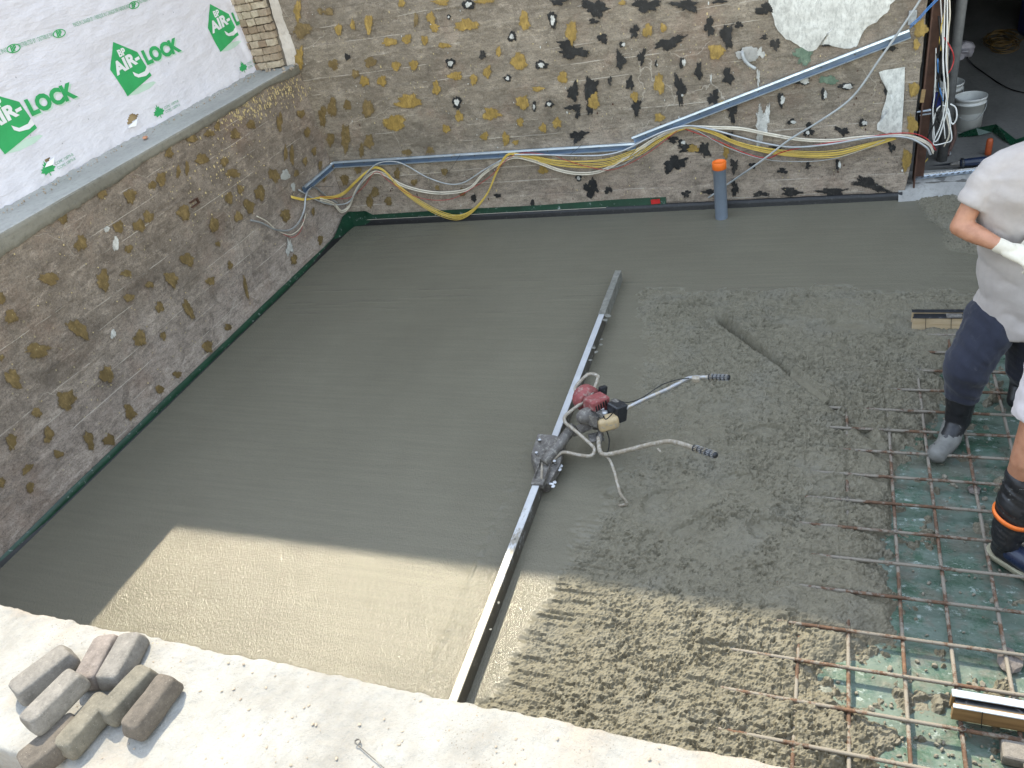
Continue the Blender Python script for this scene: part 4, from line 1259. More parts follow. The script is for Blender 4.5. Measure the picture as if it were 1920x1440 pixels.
# debris on ledge
pe = P(272, 258, 'z', ZC + 0.02)
stn = bmesh.new(); bmesh.ops.create_icosphere(stn, subdivisions=2, radius=1.0, matrix=Matrix.LocRotScale(pe, Euler((0, 0, .5)), Vector((.02, .035, .012))))
for v in stn.verts: v.co += Vector((rnd.uniform(-.002, .002), rnd.uniform(-.002, .002), rnd.uniform(-.002, .002)))
o = bm_obj('brick_chip', stn, simple('salmon_brick_chip', (0.45, 0.22, 0.13), 0.85)); tag(o, 'small salmon brick chip on the mortar ledge below the torn wrap', 'brick chip')
dl = []
for k in range(160):
    y_ = rnd.uniform(2.6, 6.7); x_ = -0.36 + abs(rnd.gauss(0, .05))
    dl.append((Vector((x_, y_, ZC + 0.012)), rnd.uniform(.002, .008)))
for k in range(26):
    dl.append((P(rnd.uniform(492, 560), rnd.uniform(118, 135), 'z', ZC + .012), rnd.uniform(.006, .02)))
bm = bmesh.new()
for w, r in dl:
    bmesh.ops.create_icosphere(bm, subdivisions=1, radius=r, matrix=Matrix.LocRotScale(w, Euler((rnd.random() * 3, 0, rnd.random() * 3)), Vector((1, 1.5, .6))))
o = bm_obj('ledge_rubble', bm, M['pebble']); tag(o, 'loose crumbs of mortar and brick along the ledge', 'rubble', kind='stuff')

# ------------------------------------------------------------------ near wall
near = empty('near_wall', (4, 0.76, 0))
tag(near, 'thick bleached concrete wall across the bottom, sunlit top with pavers on it', 'wall')
YN1, YN0 = 0.985, 0.548
nxs = np.concatenate([np.arange(-0.42, 2.0, 0.05), np.arange(2.0, 5.8, 0.0065), np.arange(5.8, 9.0, 0.05)])
# cross-section: inner face up, over the top, outer face down
sec = [(YN1, -0.3), (YN1, 0.6), (YN1, 1.0), (YN1, 1.15), (YN1, ZN - 0.05), (YN1, ZN - 0.025), (YN1 - .002, ZN - 0.010), (YN1 - .007, ZN - 0.002)]
topy = np.arange(YN1 - 0.014, YN0 + 0.012, -0.0065)
sec += [(y, ZN) for y in topy]
sec += [(YN0 + .006, ZN - .003), (YN0 + .001, ZN - 0.012), (YN0, ZN - 0.03), (YN0, ZN - 0.08), (YN0, ZN - 0.15), (YN0, ZN - 0.3)]
sy_ = np.array([s_[0] for s_ in sec]); sz_ = np.array([s_[1] for s_ in sec])
NX, SY = np.meshgrid(nxs, sy_, indexing='ij'); _, SZ = np.meshgrid(nxs, sz_, indexing='ij')
istop = (SZ > ZN - 0.03)
edgeN = np.exp(-((SY - YN1) / 0.02) ** 2) + np.exp(-((SY - YN0) / 0.02) ** 2)
SZ2 = SZ + istop * (0.006 * fbm(NX * 5, SY * 5, 4, 61) + 0.0035 * fbm(NX * 28, SY * 28, 4, 62) + edgeN * 0.008 * fbm(NX * 18, SY * 3, 4, 63))
SY2 = SY + (SZ > 0.9) * (0.006 * fbm(NX * 6, SZ * 4, 4, 64) + edgeN * 0.008 * fbm(NX * 22, SZ * 20, 4, 65))
grid_obj('wall_body', np.stack([NX, SY2, SZ2], -1), M['near'], near)
# little crumbs on the wall top
bm = bmesh.new()
for k in range(240):
    x_ = rnd.uniform(2.6, 4.9); y_ = rnd.uniform(YN0 + .02, YN1 - .01); r = rnd.choice([.0015, .002, .003, .004])
    bmesh.ops.create_icosphere(bm, subdivisions=1, radius=r, matrix=Matrix.LocRotScale(Vector((x_, y_, ZN + 0.002)), Euler((0, 0, rnd.random() * 3)), Vector((1, 1.4, .7))))
o = bm_obj('wall_grit', bm, M['pebble']); tag(o, 'scattered grit and crumbs on the sunlit wall top', 'grit', kind='stuff')

# right-hand pit wall, out of the picture
rw = box_obj('right_wall', (8.02, 0.2, -0.3), (8.3, YB - 0.01, 1.3), M['wall_upper']); tag(rw, 'plain concrete wall closing the pit on the right, outside the picture', 'wall')

# ------------------------------------------------------------------ interior behind the doorway
room = empty('garage_room', (7, 9, 0))
tag(room, 'dark garage interior seen through the opening at upper right', 'room')
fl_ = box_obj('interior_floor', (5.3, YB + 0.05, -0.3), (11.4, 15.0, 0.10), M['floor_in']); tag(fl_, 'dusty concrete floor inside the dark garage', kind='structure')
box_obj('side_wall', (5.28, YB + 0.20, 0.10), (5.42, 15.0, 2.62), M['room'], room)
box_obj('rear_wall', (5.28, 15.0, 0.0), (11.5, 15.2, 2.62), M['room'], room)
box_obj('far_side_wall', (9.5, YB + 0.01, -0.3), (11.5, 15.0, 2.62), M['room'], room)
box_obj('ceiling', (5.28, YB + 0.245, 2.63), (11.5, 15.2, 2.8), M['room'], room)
# rough edge of the interior slab
ex, ez = np.meshgrid(np.linspace(5.42, 9.4, 420), np.linspace(0, 1, 30), indexing='ij')
eyy = YB + 0.07 - 0.20 * np.clip((ez - 0.45) / 0.55, 0, 1) + 0.018 * fbm(ex * 9, ez * 4, 4, 81)
ezz = 0.103 - 0.16 * np.clip((ez - 0.45) / 0.55, 0, 1) ** 1.3 + 0.012 * fbm(ex * 14, ez * 5, 4, 82) * (ez > .3)
eyy = np.where(ez < 0.45, YB + 0.30 - 0.23 * ez / 0.45, eyy)
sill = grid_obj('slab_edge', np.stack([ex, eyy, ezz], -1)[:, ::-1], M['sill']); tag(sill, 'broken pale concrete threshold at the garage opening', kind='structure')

# rusty steel jamb at the wall end
jb = empty('door_jamb', (5.56, YB, 0.1)); tag(jb, 'rusty brown steel jamb at the right end of the back wall', 'door jamb')
bm = bmesh.new()
add_box(bm, (5.535, YB + 0.09, 1.3), (0.012, 0.16, 2.45)); add_box(bm, (5.575, YB + 0.165, 1.3), (0.08, 0.012, 2.45))
bm_obj('jamb_channel', bm, M['rust_plate'], jb)
bm = bmesh.new(); add_box(bm, P(1730, 180, 'y', YB + .01), (0.03, 0.02, 0.10), Euler((0, .05, 0)), .003); bm_obj('wood_shim', bm, M['wood_dark'], jb)
bm = bmesh.new(); add_box(bm, P(1732, 208, 'y', YB + .03), (0.10, 0.02, 0.012), Euler((0, -.08, 0)), .002); add_box(bm, P(1735, 214, 'y', YB + .03), (0.08, 0.02, 0.006), Euler((0, -.08, 0))); bm_obj('steel_clip', bm, M['galv'], jb)
po = tube_obj('steel_post', [Vector((5.78, YB + .5, .1)), Vector((5.78, YB + .5, 1.4)), Vector((5.78, YB + .5, 2.6))], .04, simple('dull_grey_paint', (.13, .13, .13), .6), seg=16, n=1); tag(po, 'grey round post just inside the garage opening', 'post')
# electrical box near the top
eb = P(1711, 33, 'y', YF - .01)
bm = bmesh.new()
add_box(bm, eb, (.055, .025, .10), None, .008, 2); add_box(bm, eb + Vector((0, -.014, -.02)), (.03, .006, .03), None, .004)
add_box(bm, eb + Vector((0, -.014, .028)), (.03, .006, .03), None, .004)
o = bm_obj('junction_box', bm, M['greyc']); tag(o, 'small grey electrical box high at the right end of the back wall', 'electrical box')

# ------------------------------------------------------------------ membrane upstands
mb = empty('membrane_strip', (0, 4, 0)); tag(mb, 'green waterproof strip with black top turned up along the foot of the left wall', 'membrane strip')


def strip_path(name, rows, mat, parent):
    A = np.array(rows)
    return grid_obj(name, A, mat, parent)


yy = np.linspace(0.99, YB - 0.01, 300)
hgt = 0.040 + 0.008 * fbm(yy * 1.5, yy * 0, 3, 4) - 0.02 * sstep(2.8, 1.6, yy) + 0.02 * sstep(6.2, 6.7, yy)
x0 = 0.028 + 0.006 * fbm(yy * 1.2, yy * 0 + 4, 2, 2)
rows = np.stack([np.stack([x0 * 0 + 0.013, yy, hgt + 0.01], -1), np.stack([x0, yy, hgt], -1), np.stack([x0 + 0.003, yy, hgt * 0.45], -1), np.stack([x0 + .006, yy, hgt * 0 - .01], -1)], 1)
grid_obj('green_face', rows[::-1, ::-1], M['membrane'], mb)
top = np.clip(0.004 + 0.012 * fbm(yy * 1.1, yy * 0, 3, 14) + 0.045 * sstep(2.7, 1.3, yy) + 0.055 * sstep(5.6, 6.5, yy) + .004 * fbm(yy * 30, yy * 0, 3, 2), 0.006, .2)
rows = np.stack([np.stack([x0 + 0.0035, yy, top], -1), np.stack([x0 + .012, yy, top * .5], -1), np.stack([x0 + .022, yy, yy * 0 - .01], -1)], 1)
grid_obj('black_lower_edge', rows[::-1, ::-1], M['tar'], mb)
mb2 = empty('membrane_strip', (3, YB, 0)); tag(mb2, 'green strip with red tag and black lower edge along the foot of the back wall', 'membrane strip')
xx = np.linspace(0.02, P(1250, 380, 'y', YB).x, 200)
gt = 0.105 + 0.012 * np.sin(xx * 1.1) + 0.03 * sstep(2.0, 3.3, xx) + 0.05 * sstep(0.32, 0.22, xx)
rows = np.stack([np.stack([xx, YB - 0.012 + xx * 0, gt], -1), np.stack([xx, YB - 0.02 + xx * 0, gt * .6], -1), np.stack([xx, YB - 0.026 + xx * 0, gt * .4], -1)], 1)
grid_obj('green_face', rows[:, ::-1], M['membrane_dark'] if False else M['membrane'], mb2)
xx = np.linspace(0.02, XE - .05, 500)
gt = 0.062 + 0.006 * fbm(xx * 6, xx * 0, 3, 5) - .006 * sstep(3, 5, xx)
rows = np.stack([np.stack([xx, YB - 0.012 + xx * 0, gt + .003], -1), np.stack([xx, YB - 0.033 + xx * 0, gt], -1), np.stack([xx, YB - 0.040 + 0.003 * fbm(xx * 12, xx * 0, 3, 4), gt * .5], -1), np.stack([xx, YB - .05 + xx * 0, xx * 0 - .01], -1)], 1)
grid_obj('black_lower_edge', rows[:, ::-1], M['tar'], mb2)
xx = np.linspace(0.05, 2.9, 60)
tube_obj('pale_lip', [Vector((x_, YB - .035, .0635)) for x_ in xx], .0022, M['cream'], mb2, 5, 1)
rt = P(1229, 378, 'y', YB - .027)
bm = bmesh.new(); add_box(bm, rt, (.085, .004, .045), Euler((0, -.05, 0))); bm_obj('red_tag', bm, simple('red_tape', (.5, .02, .02), .5), mb2)
# folded corner piece
ca = [P(645, 398, 'x', 0.03), P(690, 398, 'y', YB - .03), P(702, 412, 'y', YB - .035), P(660, 420, 'y', YB - .05), P(618, 462, 'x', .03), P(628, 440, 'x', .03)]
c0 = Vector((0.035, YB - .035, .17)); c1 = Vector((.05, YB - .05, .05))
V = [Vector((.03, YB - .45, .05)), Vector((.03, YB - .16, .17)), c0, Vector((.22, YB - .03, .155)), Vector((.28, YB - .034, .06)), c1, Vector((.035, YB - .4, .02)), Vector((.3, YB - .036, .02)), Vector((.055, YB - .055, .0))]
mesh_obj('corner_fold', V, [[0, 1, 2, 5], [2, 3, 4, 5], [0, 5, 8, 6], [5, 4, 7, 8]], M['membrane'], mb)

# ------------------------------------------------------------------ metal tracks
YT = YB - 0.012


def track(name, a, b, up, nrm, label, w=0.062, d=0.034):
    """C-shaped channel lying against a wall"""
    a = Vector(a); b = Vector(b); t = (b - a).normalized(); u = nrm.cross(t).normalized()
    if u.z < 0: u = -u
    e = empty(name, tuple(a)); tag(e, label, 'metal track', 'steel tracks fixed across the walls')
    def sheet_(nm, p, q, th, off, mat):
        # p,q = (along u, along n) section end points
        d1 = (u * (q[0] - p[0]) + nrm * (q[1] - p[1])); pn = d1.cross(t).normalized() * th
        c = [a + u * p[0] + nrm * p[1], a + u * q[0] + nrm * q[1]]
        V = [c[0], c[1], c[1] + pn, c[0] + pn]; L = b - a
        V = V + [v + L for v in V]
        mesh_obj(nm, V, [[0, 1, 2, 3], [7, 6, 5, 4], [0, 4, 5, 1], [1, 5, 6, 2], [2, 6, 7, 3], [3, 7, 4, 0]], mat, e)
    sheet_('web', (-w / 2, .002), (w / 2, .002), .002, 0, M['galv_blue'])
    sheet_('flange', (w / 2, .002), (w / 2 + .004, d), .002, 0, M['galv'])
    sheet_('flange', (-w / 2, .002), (-w / 2 - .002, d * .8), .002, 0, M['galv'])
    sheet_('lip', (w / 2 + .004, d), (w / 2 - .010, d + .003), .002, 0, M['galv'])
    sheet_('lip', (-w / 2 - .002, d * .8), (-w / 2 + .008, d * .8 + .002), .002, 0, M['galv'])
    L = (b - a).length
    for k in range(int(L / .25)):
        c = a + t * (.12 + k * .25) + nrm * .006
        bm = bmesh.new(); bmesh.ops.create_uvsphere(bm, u_segments=8, v_segments=5, radius=.006, matrix=Matrix.Translation(c)); bm_obj('rivet', bm, M['castgrey'], e)
    return e


nb = Vector((0, -1, 0)); nl = Vector((1, 0, 0))
tA = P(622, 311, 'x', .012); tB = P(568, 357, 'x', .012)
track('metal_track', tB, tA, 1, nl, 'short steel track on the left wall running down from the corner')
track('metal_track', P(626, 308, 'y', YT), P(1192, 273, 'y', YT), 1, nb, 'long near-level steel track low on the back wall')
track('metal_track', P(1188, 262, 'y', YT), P(1706, 62, 'y', YT), 1, nb, 'steel track climbing to the upper right end of the back wall')

# ------------------------------------------------------------------ cables
YCB = YB - 0.05


def hug(px, py, y, xo=.045):
    v = P(px, py, 'y', y)
    if v.x < xo: v = P(px, py, 'x', xo)
    return v


def wp(pts, off=0.0, dz=0.0, y=YCB): return [hug(px, py + dz, y - off) for px, py in pts]


ypts = [(600, 371), (625, 370), (645, 362), (668, 340), (690, 320), (705, 314), (722, 322), (750, 352), (790, 382), (830, 402), (862, 407), (890, 392), (915, 360), (932, 320), (950, 292), (968, 289), (1000, 296), (1050, 306), (1110, 308), (1150, 302), (1200, 283), (1240, 258), (1285, 240), (1330, 246), (1380, 268), (1440, 283), (1510, 290), (1570, 288), (1620, 275), (1680, 258)]
lead = [P(546, 369, 'x', .03), P(570, 374, 'x', .045)]
for k in range(6):
    o_ = (k - 2.5)
    pts = []
    for i, (px, py) in enumerate(ypts):
        sp = float(np.interp(i, [0, 5, 8, 10, 12, 15, 18, 20, 22, 25, 27, 29], [.8, .7, 1.5, 1.8, 1.0, .8, 3.0, 2.6, .9, 2.0, 2.2, 1.0])) + .35 * math.sin(k * 2.3 + i)
        if py < 300 and i in (5, 14, 15, 22): sp = .8
        pts.append(hug(px + .6 * math.sin(i * 1.7 + k), py + o_ * sp, YCB - .008 * ((k * 5) % 3) - .006 * math.sin(i * .8 + k * 2)))
    ld = [v + Vector((0, 0, (k - 2.5) * .004)) for v in lead]
    o = tube_obj('yellow_cable', ld + pts, .0037, M['yellow'], None, 6, 5)
    tag(o, ['topmost', 'second from the top', 'third from the top', 'third from the bottom', 'second from the bottom', 'lowest'][k] + ' of the six yellow cables sagging in waves along the back wall', 'cable', 'yellow cables strung along the back wall')
crpts = [(600, 372), (625, 380), (640, 395), (655, 385), (665, 360), (680, 338), (700, 322), (722, 326), (755, 346), (800, 358), (840, 360), (880, 352), (905, 326), (935, 305), (965, 293), (1000, 300), (1050, 318), (1090, 324), (1130, 318), (1180, 290), (1230, 258), (1280, 238), (1340, 238), (1390, 240), (1440, 250), (1500, 260), (1560, 262), (1620, 256), (1700, 254), (1740, 268), (1750, 285)]
for k, dz in enumerate((0, 3.5)):
    o = tube_obj('cream_cable', wp(crpts, .012 * k, dz), .008 - .002 * k, M['cream'], None, 8, 6)
    tag(o, ('thick' if k == 0 else 'thinner') + ' cream cable looping below the steel track on the back wall', 'cable')
gpts = [(565, 360), (600, 378), (630, 384), (655, 378), (672, 352), (690, 322), (710, 306), (740, 303), (765, 312), (800, 332), (840, 345), (870, 342), (905, 320), (940, 300)]
o = tube_obj('grey_cable', [P(560, 356, 'x', .03)] + wp(gpts[1:], .02), .0065, M['greyc'], None, 8, 6); tag(o, 'smooth grey cable dipping beside the yellow cables at left', 'cable')
apts = [(965, 290), (1010, 290), (1080, 292), (1130, 291), (1170, 282), (1210, 262), (1250, 245), (1290, 236), (1335, 243), (1390, 258), (1440, 270), (1490, 276), (1560, 270), (1640, 257), (1700, 258), (1735, 275), (1745, 290)]
o = corrugated('armoured_conduit', wp(apts, .03), .0095, M['armour']); tag(o, 'long ribbed grey armoured conduit following the track along the back wall', 'conduit')
fpts = [P(470, 413, 'x', .03), P(490, 418, 'x', .05), P(515, 430, 'x', .05), P(540, 432, 'x', .05), P(558, 420, 'x', .06), P(570, 395, 'x', .06), P(573, 370, 'x', .06), P(580, 355, 'x', .05), P(592, 352, 'x', .04), P(612, 368, 'x', .03), P(632, 380, 'x', .04)]
o = corrugated('armoured_conduit', fpts, .0095, M['armour']); tag(o, 'loose end of ribbed conduit hanging in a U on the left wall', 'conduit')
o = tube_obj('white_wire', [P(481, 405, 'x', .04), P(500, 415, 'x', .05), P(520, 432, 'x', .045), P(545, 440, 'x', .045), P(565, 425, 'x', .05), P(574, 400, 'x', .05)], .005, M['cream']); tag(o, 'cream wire end beside the hanging conduit on the left wall', 'wire')
o = tube_obj('red_wire', [P(520, 432, 'x', .04), P(540, 443, 'x', .04), P(552, 444, 'x', .04), P(564, 432, 'x', .045), P(570, 410, 'x', .05)], .0028, M['redw']); tag(o, 'thin red wire loop below the hanging conduit on the left wall', 'wire')
o = tube_obj('red_wire', wp([(600, 368), (650, 372), (680, 352), (705, 322), (730, 340), (770, 365), (810, 375), (850, 372), (890, 350), (920, 330), (965, 290), (1030, 290), (1060, 300), (1100, 312), (1150, 318), (1210, 290), (1270, 245)], .025), .0026, M['redw'], None, 6, 6); tag(o, 'thin red wire woven among the cables on the left part of the back wall', 'wire')
o = tube_obj('red_wire', wp([(1285, 242), (1340, 262), (1400, 288), (1440, 296), (1470, 284), (1540, 270), (1600, 262), (1660, 252), (1710, 250), (1740, 262), (1755, 282)], .02), .0042, M['redw'], None, 6, 6); tag(o, 'red wire among the cables on the right part of the back wall', 'wire')
o = tube_obj('thin_grey_wire', wp([(1130, 318), (1175, 305), (1230, 262), (1290, 240), (1360, 275), (1430, 298), (1500, 303), (1560, 298), (1620, 280), (1660, 262)], .03), .0026, M['greyc'], None, 6, 6); tag(o, 'thin grey wire sagging lowest below the yellow cables at right', 'wire')
o = tube_obj('grey_cable', [P(1328, 371, 'y', YB - .02), P(1365, 345, 'y', YB - .02), P(1430, 300, 'y', YB - .09), P(1480, 262, 'y', YB - .10), P(1545, 222, 'y', YB - .09), P(1600, 180, 'y', YB - .08), P(1650, 110, 'y', YB - .08), P(1692, 50, 'y', YB - .08), P(1728, -5, 'y', YB - .08), P(1740, -40, 'y', YB - .08)], .0085, M['greyc'], None, 8, 6); tag(o, 'stiff grey cable crossing the back wall diagonally up to the right', 'cable')
for k in range(2):
    o = tube_obj('blue_wire', [P(1706, 48 + 4 * k, 'y', YB - .05), P(1722, 34 + 4 * k, 'y', YB - .05), P(1740, 14 + 4 * k, 'y', YB - .05), P(1762, -8 + 4 * k, 'y', YB - .05)], .004, M['bluew'], None, 6, 5)
    tag(o, ('upper' if k == 0 else 'lower') + ' blue wire leaving the upper end of the climbing track', 'wire', 'pair of blue wires')
for (px, py, qx, qy, nm) in [(1068, 290, 1090, 272, 'on the level track'), (840, 324, 863, 290, 'under the level track'), (1180, 295, 1207, 258, 'round the bundle below the track joint'), (736, 342, 748, 315, 'round the yellow cables at left')]:
    o = tube_obj('tie_wire', [P(px, py, 'y', YB - .07), P((px + qx) / 2, (py + qy) / 2 + 1, 'y', YB - .08), P(qx, qy, 'y', YB - .06)], .0018, M['blackw'], None, 5, 4); tag(o, 'short black tie wire ' + nm, 'tie wire')
o = tube_obj('tie_wire', [P(580, 351, 'x', .06), P(605, 350, 'x', .12), P(625, 350, 'x', .14)], .0022, M['blackw'], None, 5, 3); tag(o, 'straight black tie wire sticking out of the short track on the left wall', 'tie wire')
# pipe stub in the wall
st = empty('conduit_stub', tuple(P(1393, 98, 'y', YB))); tag(st, 'short bent grey conduit poking out of a hole in the back wall', 'conduit stub')
tube_obj('bent_tube', [P(1393, 97, 'y', YB + .02), P(1392, 100, 'y', YB - .03), P(1396, 112, 'y', YB - .05), P(1405, 122, 'y', YB - .055), P(1417, 129, 'y', YB - .055)], .0125, M['greyc'], st, 12, 6)
lathe_obj('hole', [(.0, 0), (.022, 0), (.024, .002)], P(1393, 96, 'y', YB - .0095), M['blackw'], st, 16, Matrix.Rotation(math.pi / 2, 3, 'X'))

# ------------------------------------------------------------------ blue-grey pipe with orange cap
pb = P(1353, 408, 'z', 0.0); ptop = 0.50
ztop = P(1349, 303, 'y', pb.y).z
pp = empty('standpipe', (pb.x, pb.y, 0)); tag(pp, 'blue-grey plastic pipe with an orange cap standing in the fresh concrete', 'pipe')
lathe_obj('pipe', [(.054, -.1), (.054, ztop - .06), (.0565, ztop - .058), (.0565, ztop - .03), (.050, ztop - .03)], (pb.x, pb.y, 0), M['pvc'], pp, 40)
lathe_obj('cap', [(.0575, ztop - .062), (.0595, ztop - .060), (.0595, ztop - .004), (.057, ztop), (.051, ztop), (.050, ztop - .012), (.0, ztop - .012)], (pb.x, pb.y, 0), M['orange'], pp, 40)

# ------------------------------------------------------------------ rebar mesh
mat_ = empty('rebar_mat', (5.4, 3, ZBAR)); tag(mat_, 'rusty tied rebar grid, half buried in concrete at its left side', 'rebar mesh')


def rebar_mesh(L, nm):
    n = int(L / 0.0075)
    path = [Vector((i * L / n, 0, 0)) for i in range(n + 1)]
    rad = [0.0094 if i % 2 else 0.0080 for i in range(n + 1)]
    V, F = tube_data(path, rad, 7)
    me = bpy.data.meshes.new(nm); me.from_pydata([tuple(v) for v in V], [], F); me.materials.append(M['rust']); me.update()
    me.polygons.foreach_set('use_smooth', [True] * len(me.polygons))
    return me


mx = rebar_mesh(3.35, 'rebar_across'); my = rebar_mesh(4.0, 'rebar_along')
for i, yb in enumerate(XBARS):
    o = bpy.data.objects.new('rebar', mx); link(o); o.parent = mat_
    o.location = Vector((4.66 if yb > 2.3 else 4.50, yb, ZBAR + .0085)) - mat_.location; o.rotation_euler = (rnd.random() * 6, rnd.uniform(-.001, .001), rnd.uniform(-.003, .003))
for i, xb in enumerate(YBARS):
    o = bpy.data.objects.new('rebar', my); link(o); o.parent = mat_
    o.location = Vector((xb, 1.0, ZBAR - .0065)) - mat_.location; o.rotation_euler = (rnd.random() * 6, 0, math.pi / 2 + rnd.uniform(-.003, .003))
tie_m = None
for i, yb in enumerate(XBARS):
    for j, xb in enumerate(YBARS[1:9]):
        if (i * 3 + j * 5) % 4: continue
        c = Vector((xb, yb, ZBAR))
        if tie_m is None:
            path = [Vector((.014 * math.cos(a) * .8, .014 * math.sin(a) * .8, .008 + .016 * math.sin(a * .5))) for a in [k * .7 for k in range(10)]] + [Vector((.02, .012, .03)), Vector((.026, .02, .036))]
            V, F = tube_data(path, .0014, 5)
            o = mesh_obj('tie_wire', V, F, M['castgrey'], mat_); tie_m = o.data; o.location = c; 
            continue
        o = bpy.data.objects.new('tie_wire', tie_m); link(o); o.parent = mat_; o.matrix_parent_inverse = wmat(mat_).inverted(); o.location = c; o.rotation_euler = (0, 0, rnd.random() * 6)

# ------------------------------------------------------------------ form blocks
def form_block(c, L, d, hgt, label, rz, wd, tape):
    e = empty('form_block', tuple(c), rz); tag(e, label, 'formwork block')
    me_ = Matrix.LocRotScale(Vector(c), Euler((0, 0, rz)), None)
    def bxx(nm, lo, hi, mt, bv=.002):
        bm = bmesh.new(); lo = Vector(lo); hi = Vector(hi)
        add_box(bm, (lo + hi) / 2, hi - lo, None, bv)
        for v in bm.verts: v.co = me_ @ v.co
        return bm_obj(nm, bm, mt, e)
    bxx('wood_board', (0, 0, 0), (L, .022, hgt), wd)
    bxx('wood_board', (0, d - .02, 0), (L, d, hgt), wd)
    bxx('base_board', (.005, .0225, 0), (L - .005, d - .0205, .012), wd)
    bxx('dark_liner', (.01, .0235, .0125), (L - .01, d - .0215, hgt - .012), M['black'])
    bxx('metal_rail', (-.002, -.004, hgt + .0005), (L + .002, .014, hgt + .006), tape)
    bxx('metal_rail', (-.002, d - .03, hgt + .0005), (L + .002, d + .004, hgt + .006), tape)
    bxx('clip', (L * .42, -.005, hgt + .0065), (L * .62, .045, hgt + .012), M['castgrey'])
    for xx_ in (.16, .48):
        tube_obj('tie_wire', [me_ @ Vector((L * xx_, -.006, hgt + .008)), me_ @ Vector((L * xx_ + .004, -.006, hgt * .5)), me_ @ Vector((L * xx_ + .01, -.008, -.01))], .0016, M['blackw'], e, 5, 2)
    tube_obj('tie_wire', [me_ @ Vector((L * .9, -.006, hgt + .006)), me_ @ Vector((L * .78, -.006, 0.0))], .0016, M['blackw'], e, 5, 1)
    return e


f1 = P(1712, 597, 'z', .035)
form_block((f1.x, f1.y, -.065), .46, .10, .10, 'pine formwork box with dark metal top between mortar and the standing worker', 0.0, M['wood'], M['black'])
f2 = P(1789, 1322, 'z', .055)
form_block((f2.x, f2.y, -.045), .60, .075, .085, 'sunlit plywood formwork box with shiny metal rail resting on rebar at the lower right', -0.01, M['wood_dark'], M['galv'])

# ------------------------------------------------------------------ stones and the half block
def rock(name, c, s, mat, label, cat, seed, sub=2, rough_=.25):
    rr = random.Random(seed); bm = bmesh.new()
    bmesh.ops.create_icosphere(bm, subdivisions=sub, radius=1)
    for v in bm.verts:
        k = 1 + rough_ * (float(vnoise(np.array([v.co.x * 1.7 + seed]), np.array([v.co.y * 1.7 + v.co.z * 2]), seed)[0]))
        v.co = Vector((v.co.x * s[0] * k, v.co.y * s[1] * k, v.co.z * s[2] * k)) + Vector(c)
    o = bm_obj(name, bm, mat); tag(o, label, cat); return o


rock('stone', P(1893, 1238, 'z', -.085) , (.05, .055, .03), M['stone'], 'brownish stone under the rebar near the right edge', 'stone', 5)
rock('stone', P(1827, 918, 'z', -.085), (.028, .034, .022), M['stone'], 'small grey stone beside the rebar left of the orange-banded boot', 'stone', 9)
hb = P(1905, 1410, 'z', -.07)
bm = bmesh.new(); add_box(bm, hb + Vector((.03, 0, 0)), (.16, .10, .06), Euler((0, 0, -.05)), .014, 3)
o = bm_obj('spacer_block', bm, M['paver_grey']); tag(o, 'pale rounded concrete block on the green sheet in the lower right corner', 'concrete block')
cl = []
bm = bmesh.new()
for k in range(330):
    px = rnd.uniform(1480, 1900); py = rnd.uniform(1230, 1440)
    if rnd.random() < .35: px = rnd.uniform(1660, 1900); py = rnd.uniform(700, 1240)
    w = P(px, py, 'z', -.098); r = rnd.choice([.002, .003, .004, .006, .009])
    if rnd.random() < .05: r = .014
    bmesh.ops.create_icosphere(bm, subdivisions=1, radius=r, matrix=Matrix.LocRotScale(w, Euler((rnd.random() * 3, rnd.random() * 3, 0)), Vector((1, 1.3, .8))))
for v in bm.verts: v.co += Vector((rnd.uniform(-.001, .001), rnd.uniform(-.001, .001), rnd.uniform(-.001, .001)))
o = bm_obj('mortar_crumbs', bm, simple('mortar_crumb', (.21, .19, .15), .9)); tag(o, 'crumbs of fresh mortar scattered over the green sheet', 'mortar crumbs', kind='stuff')

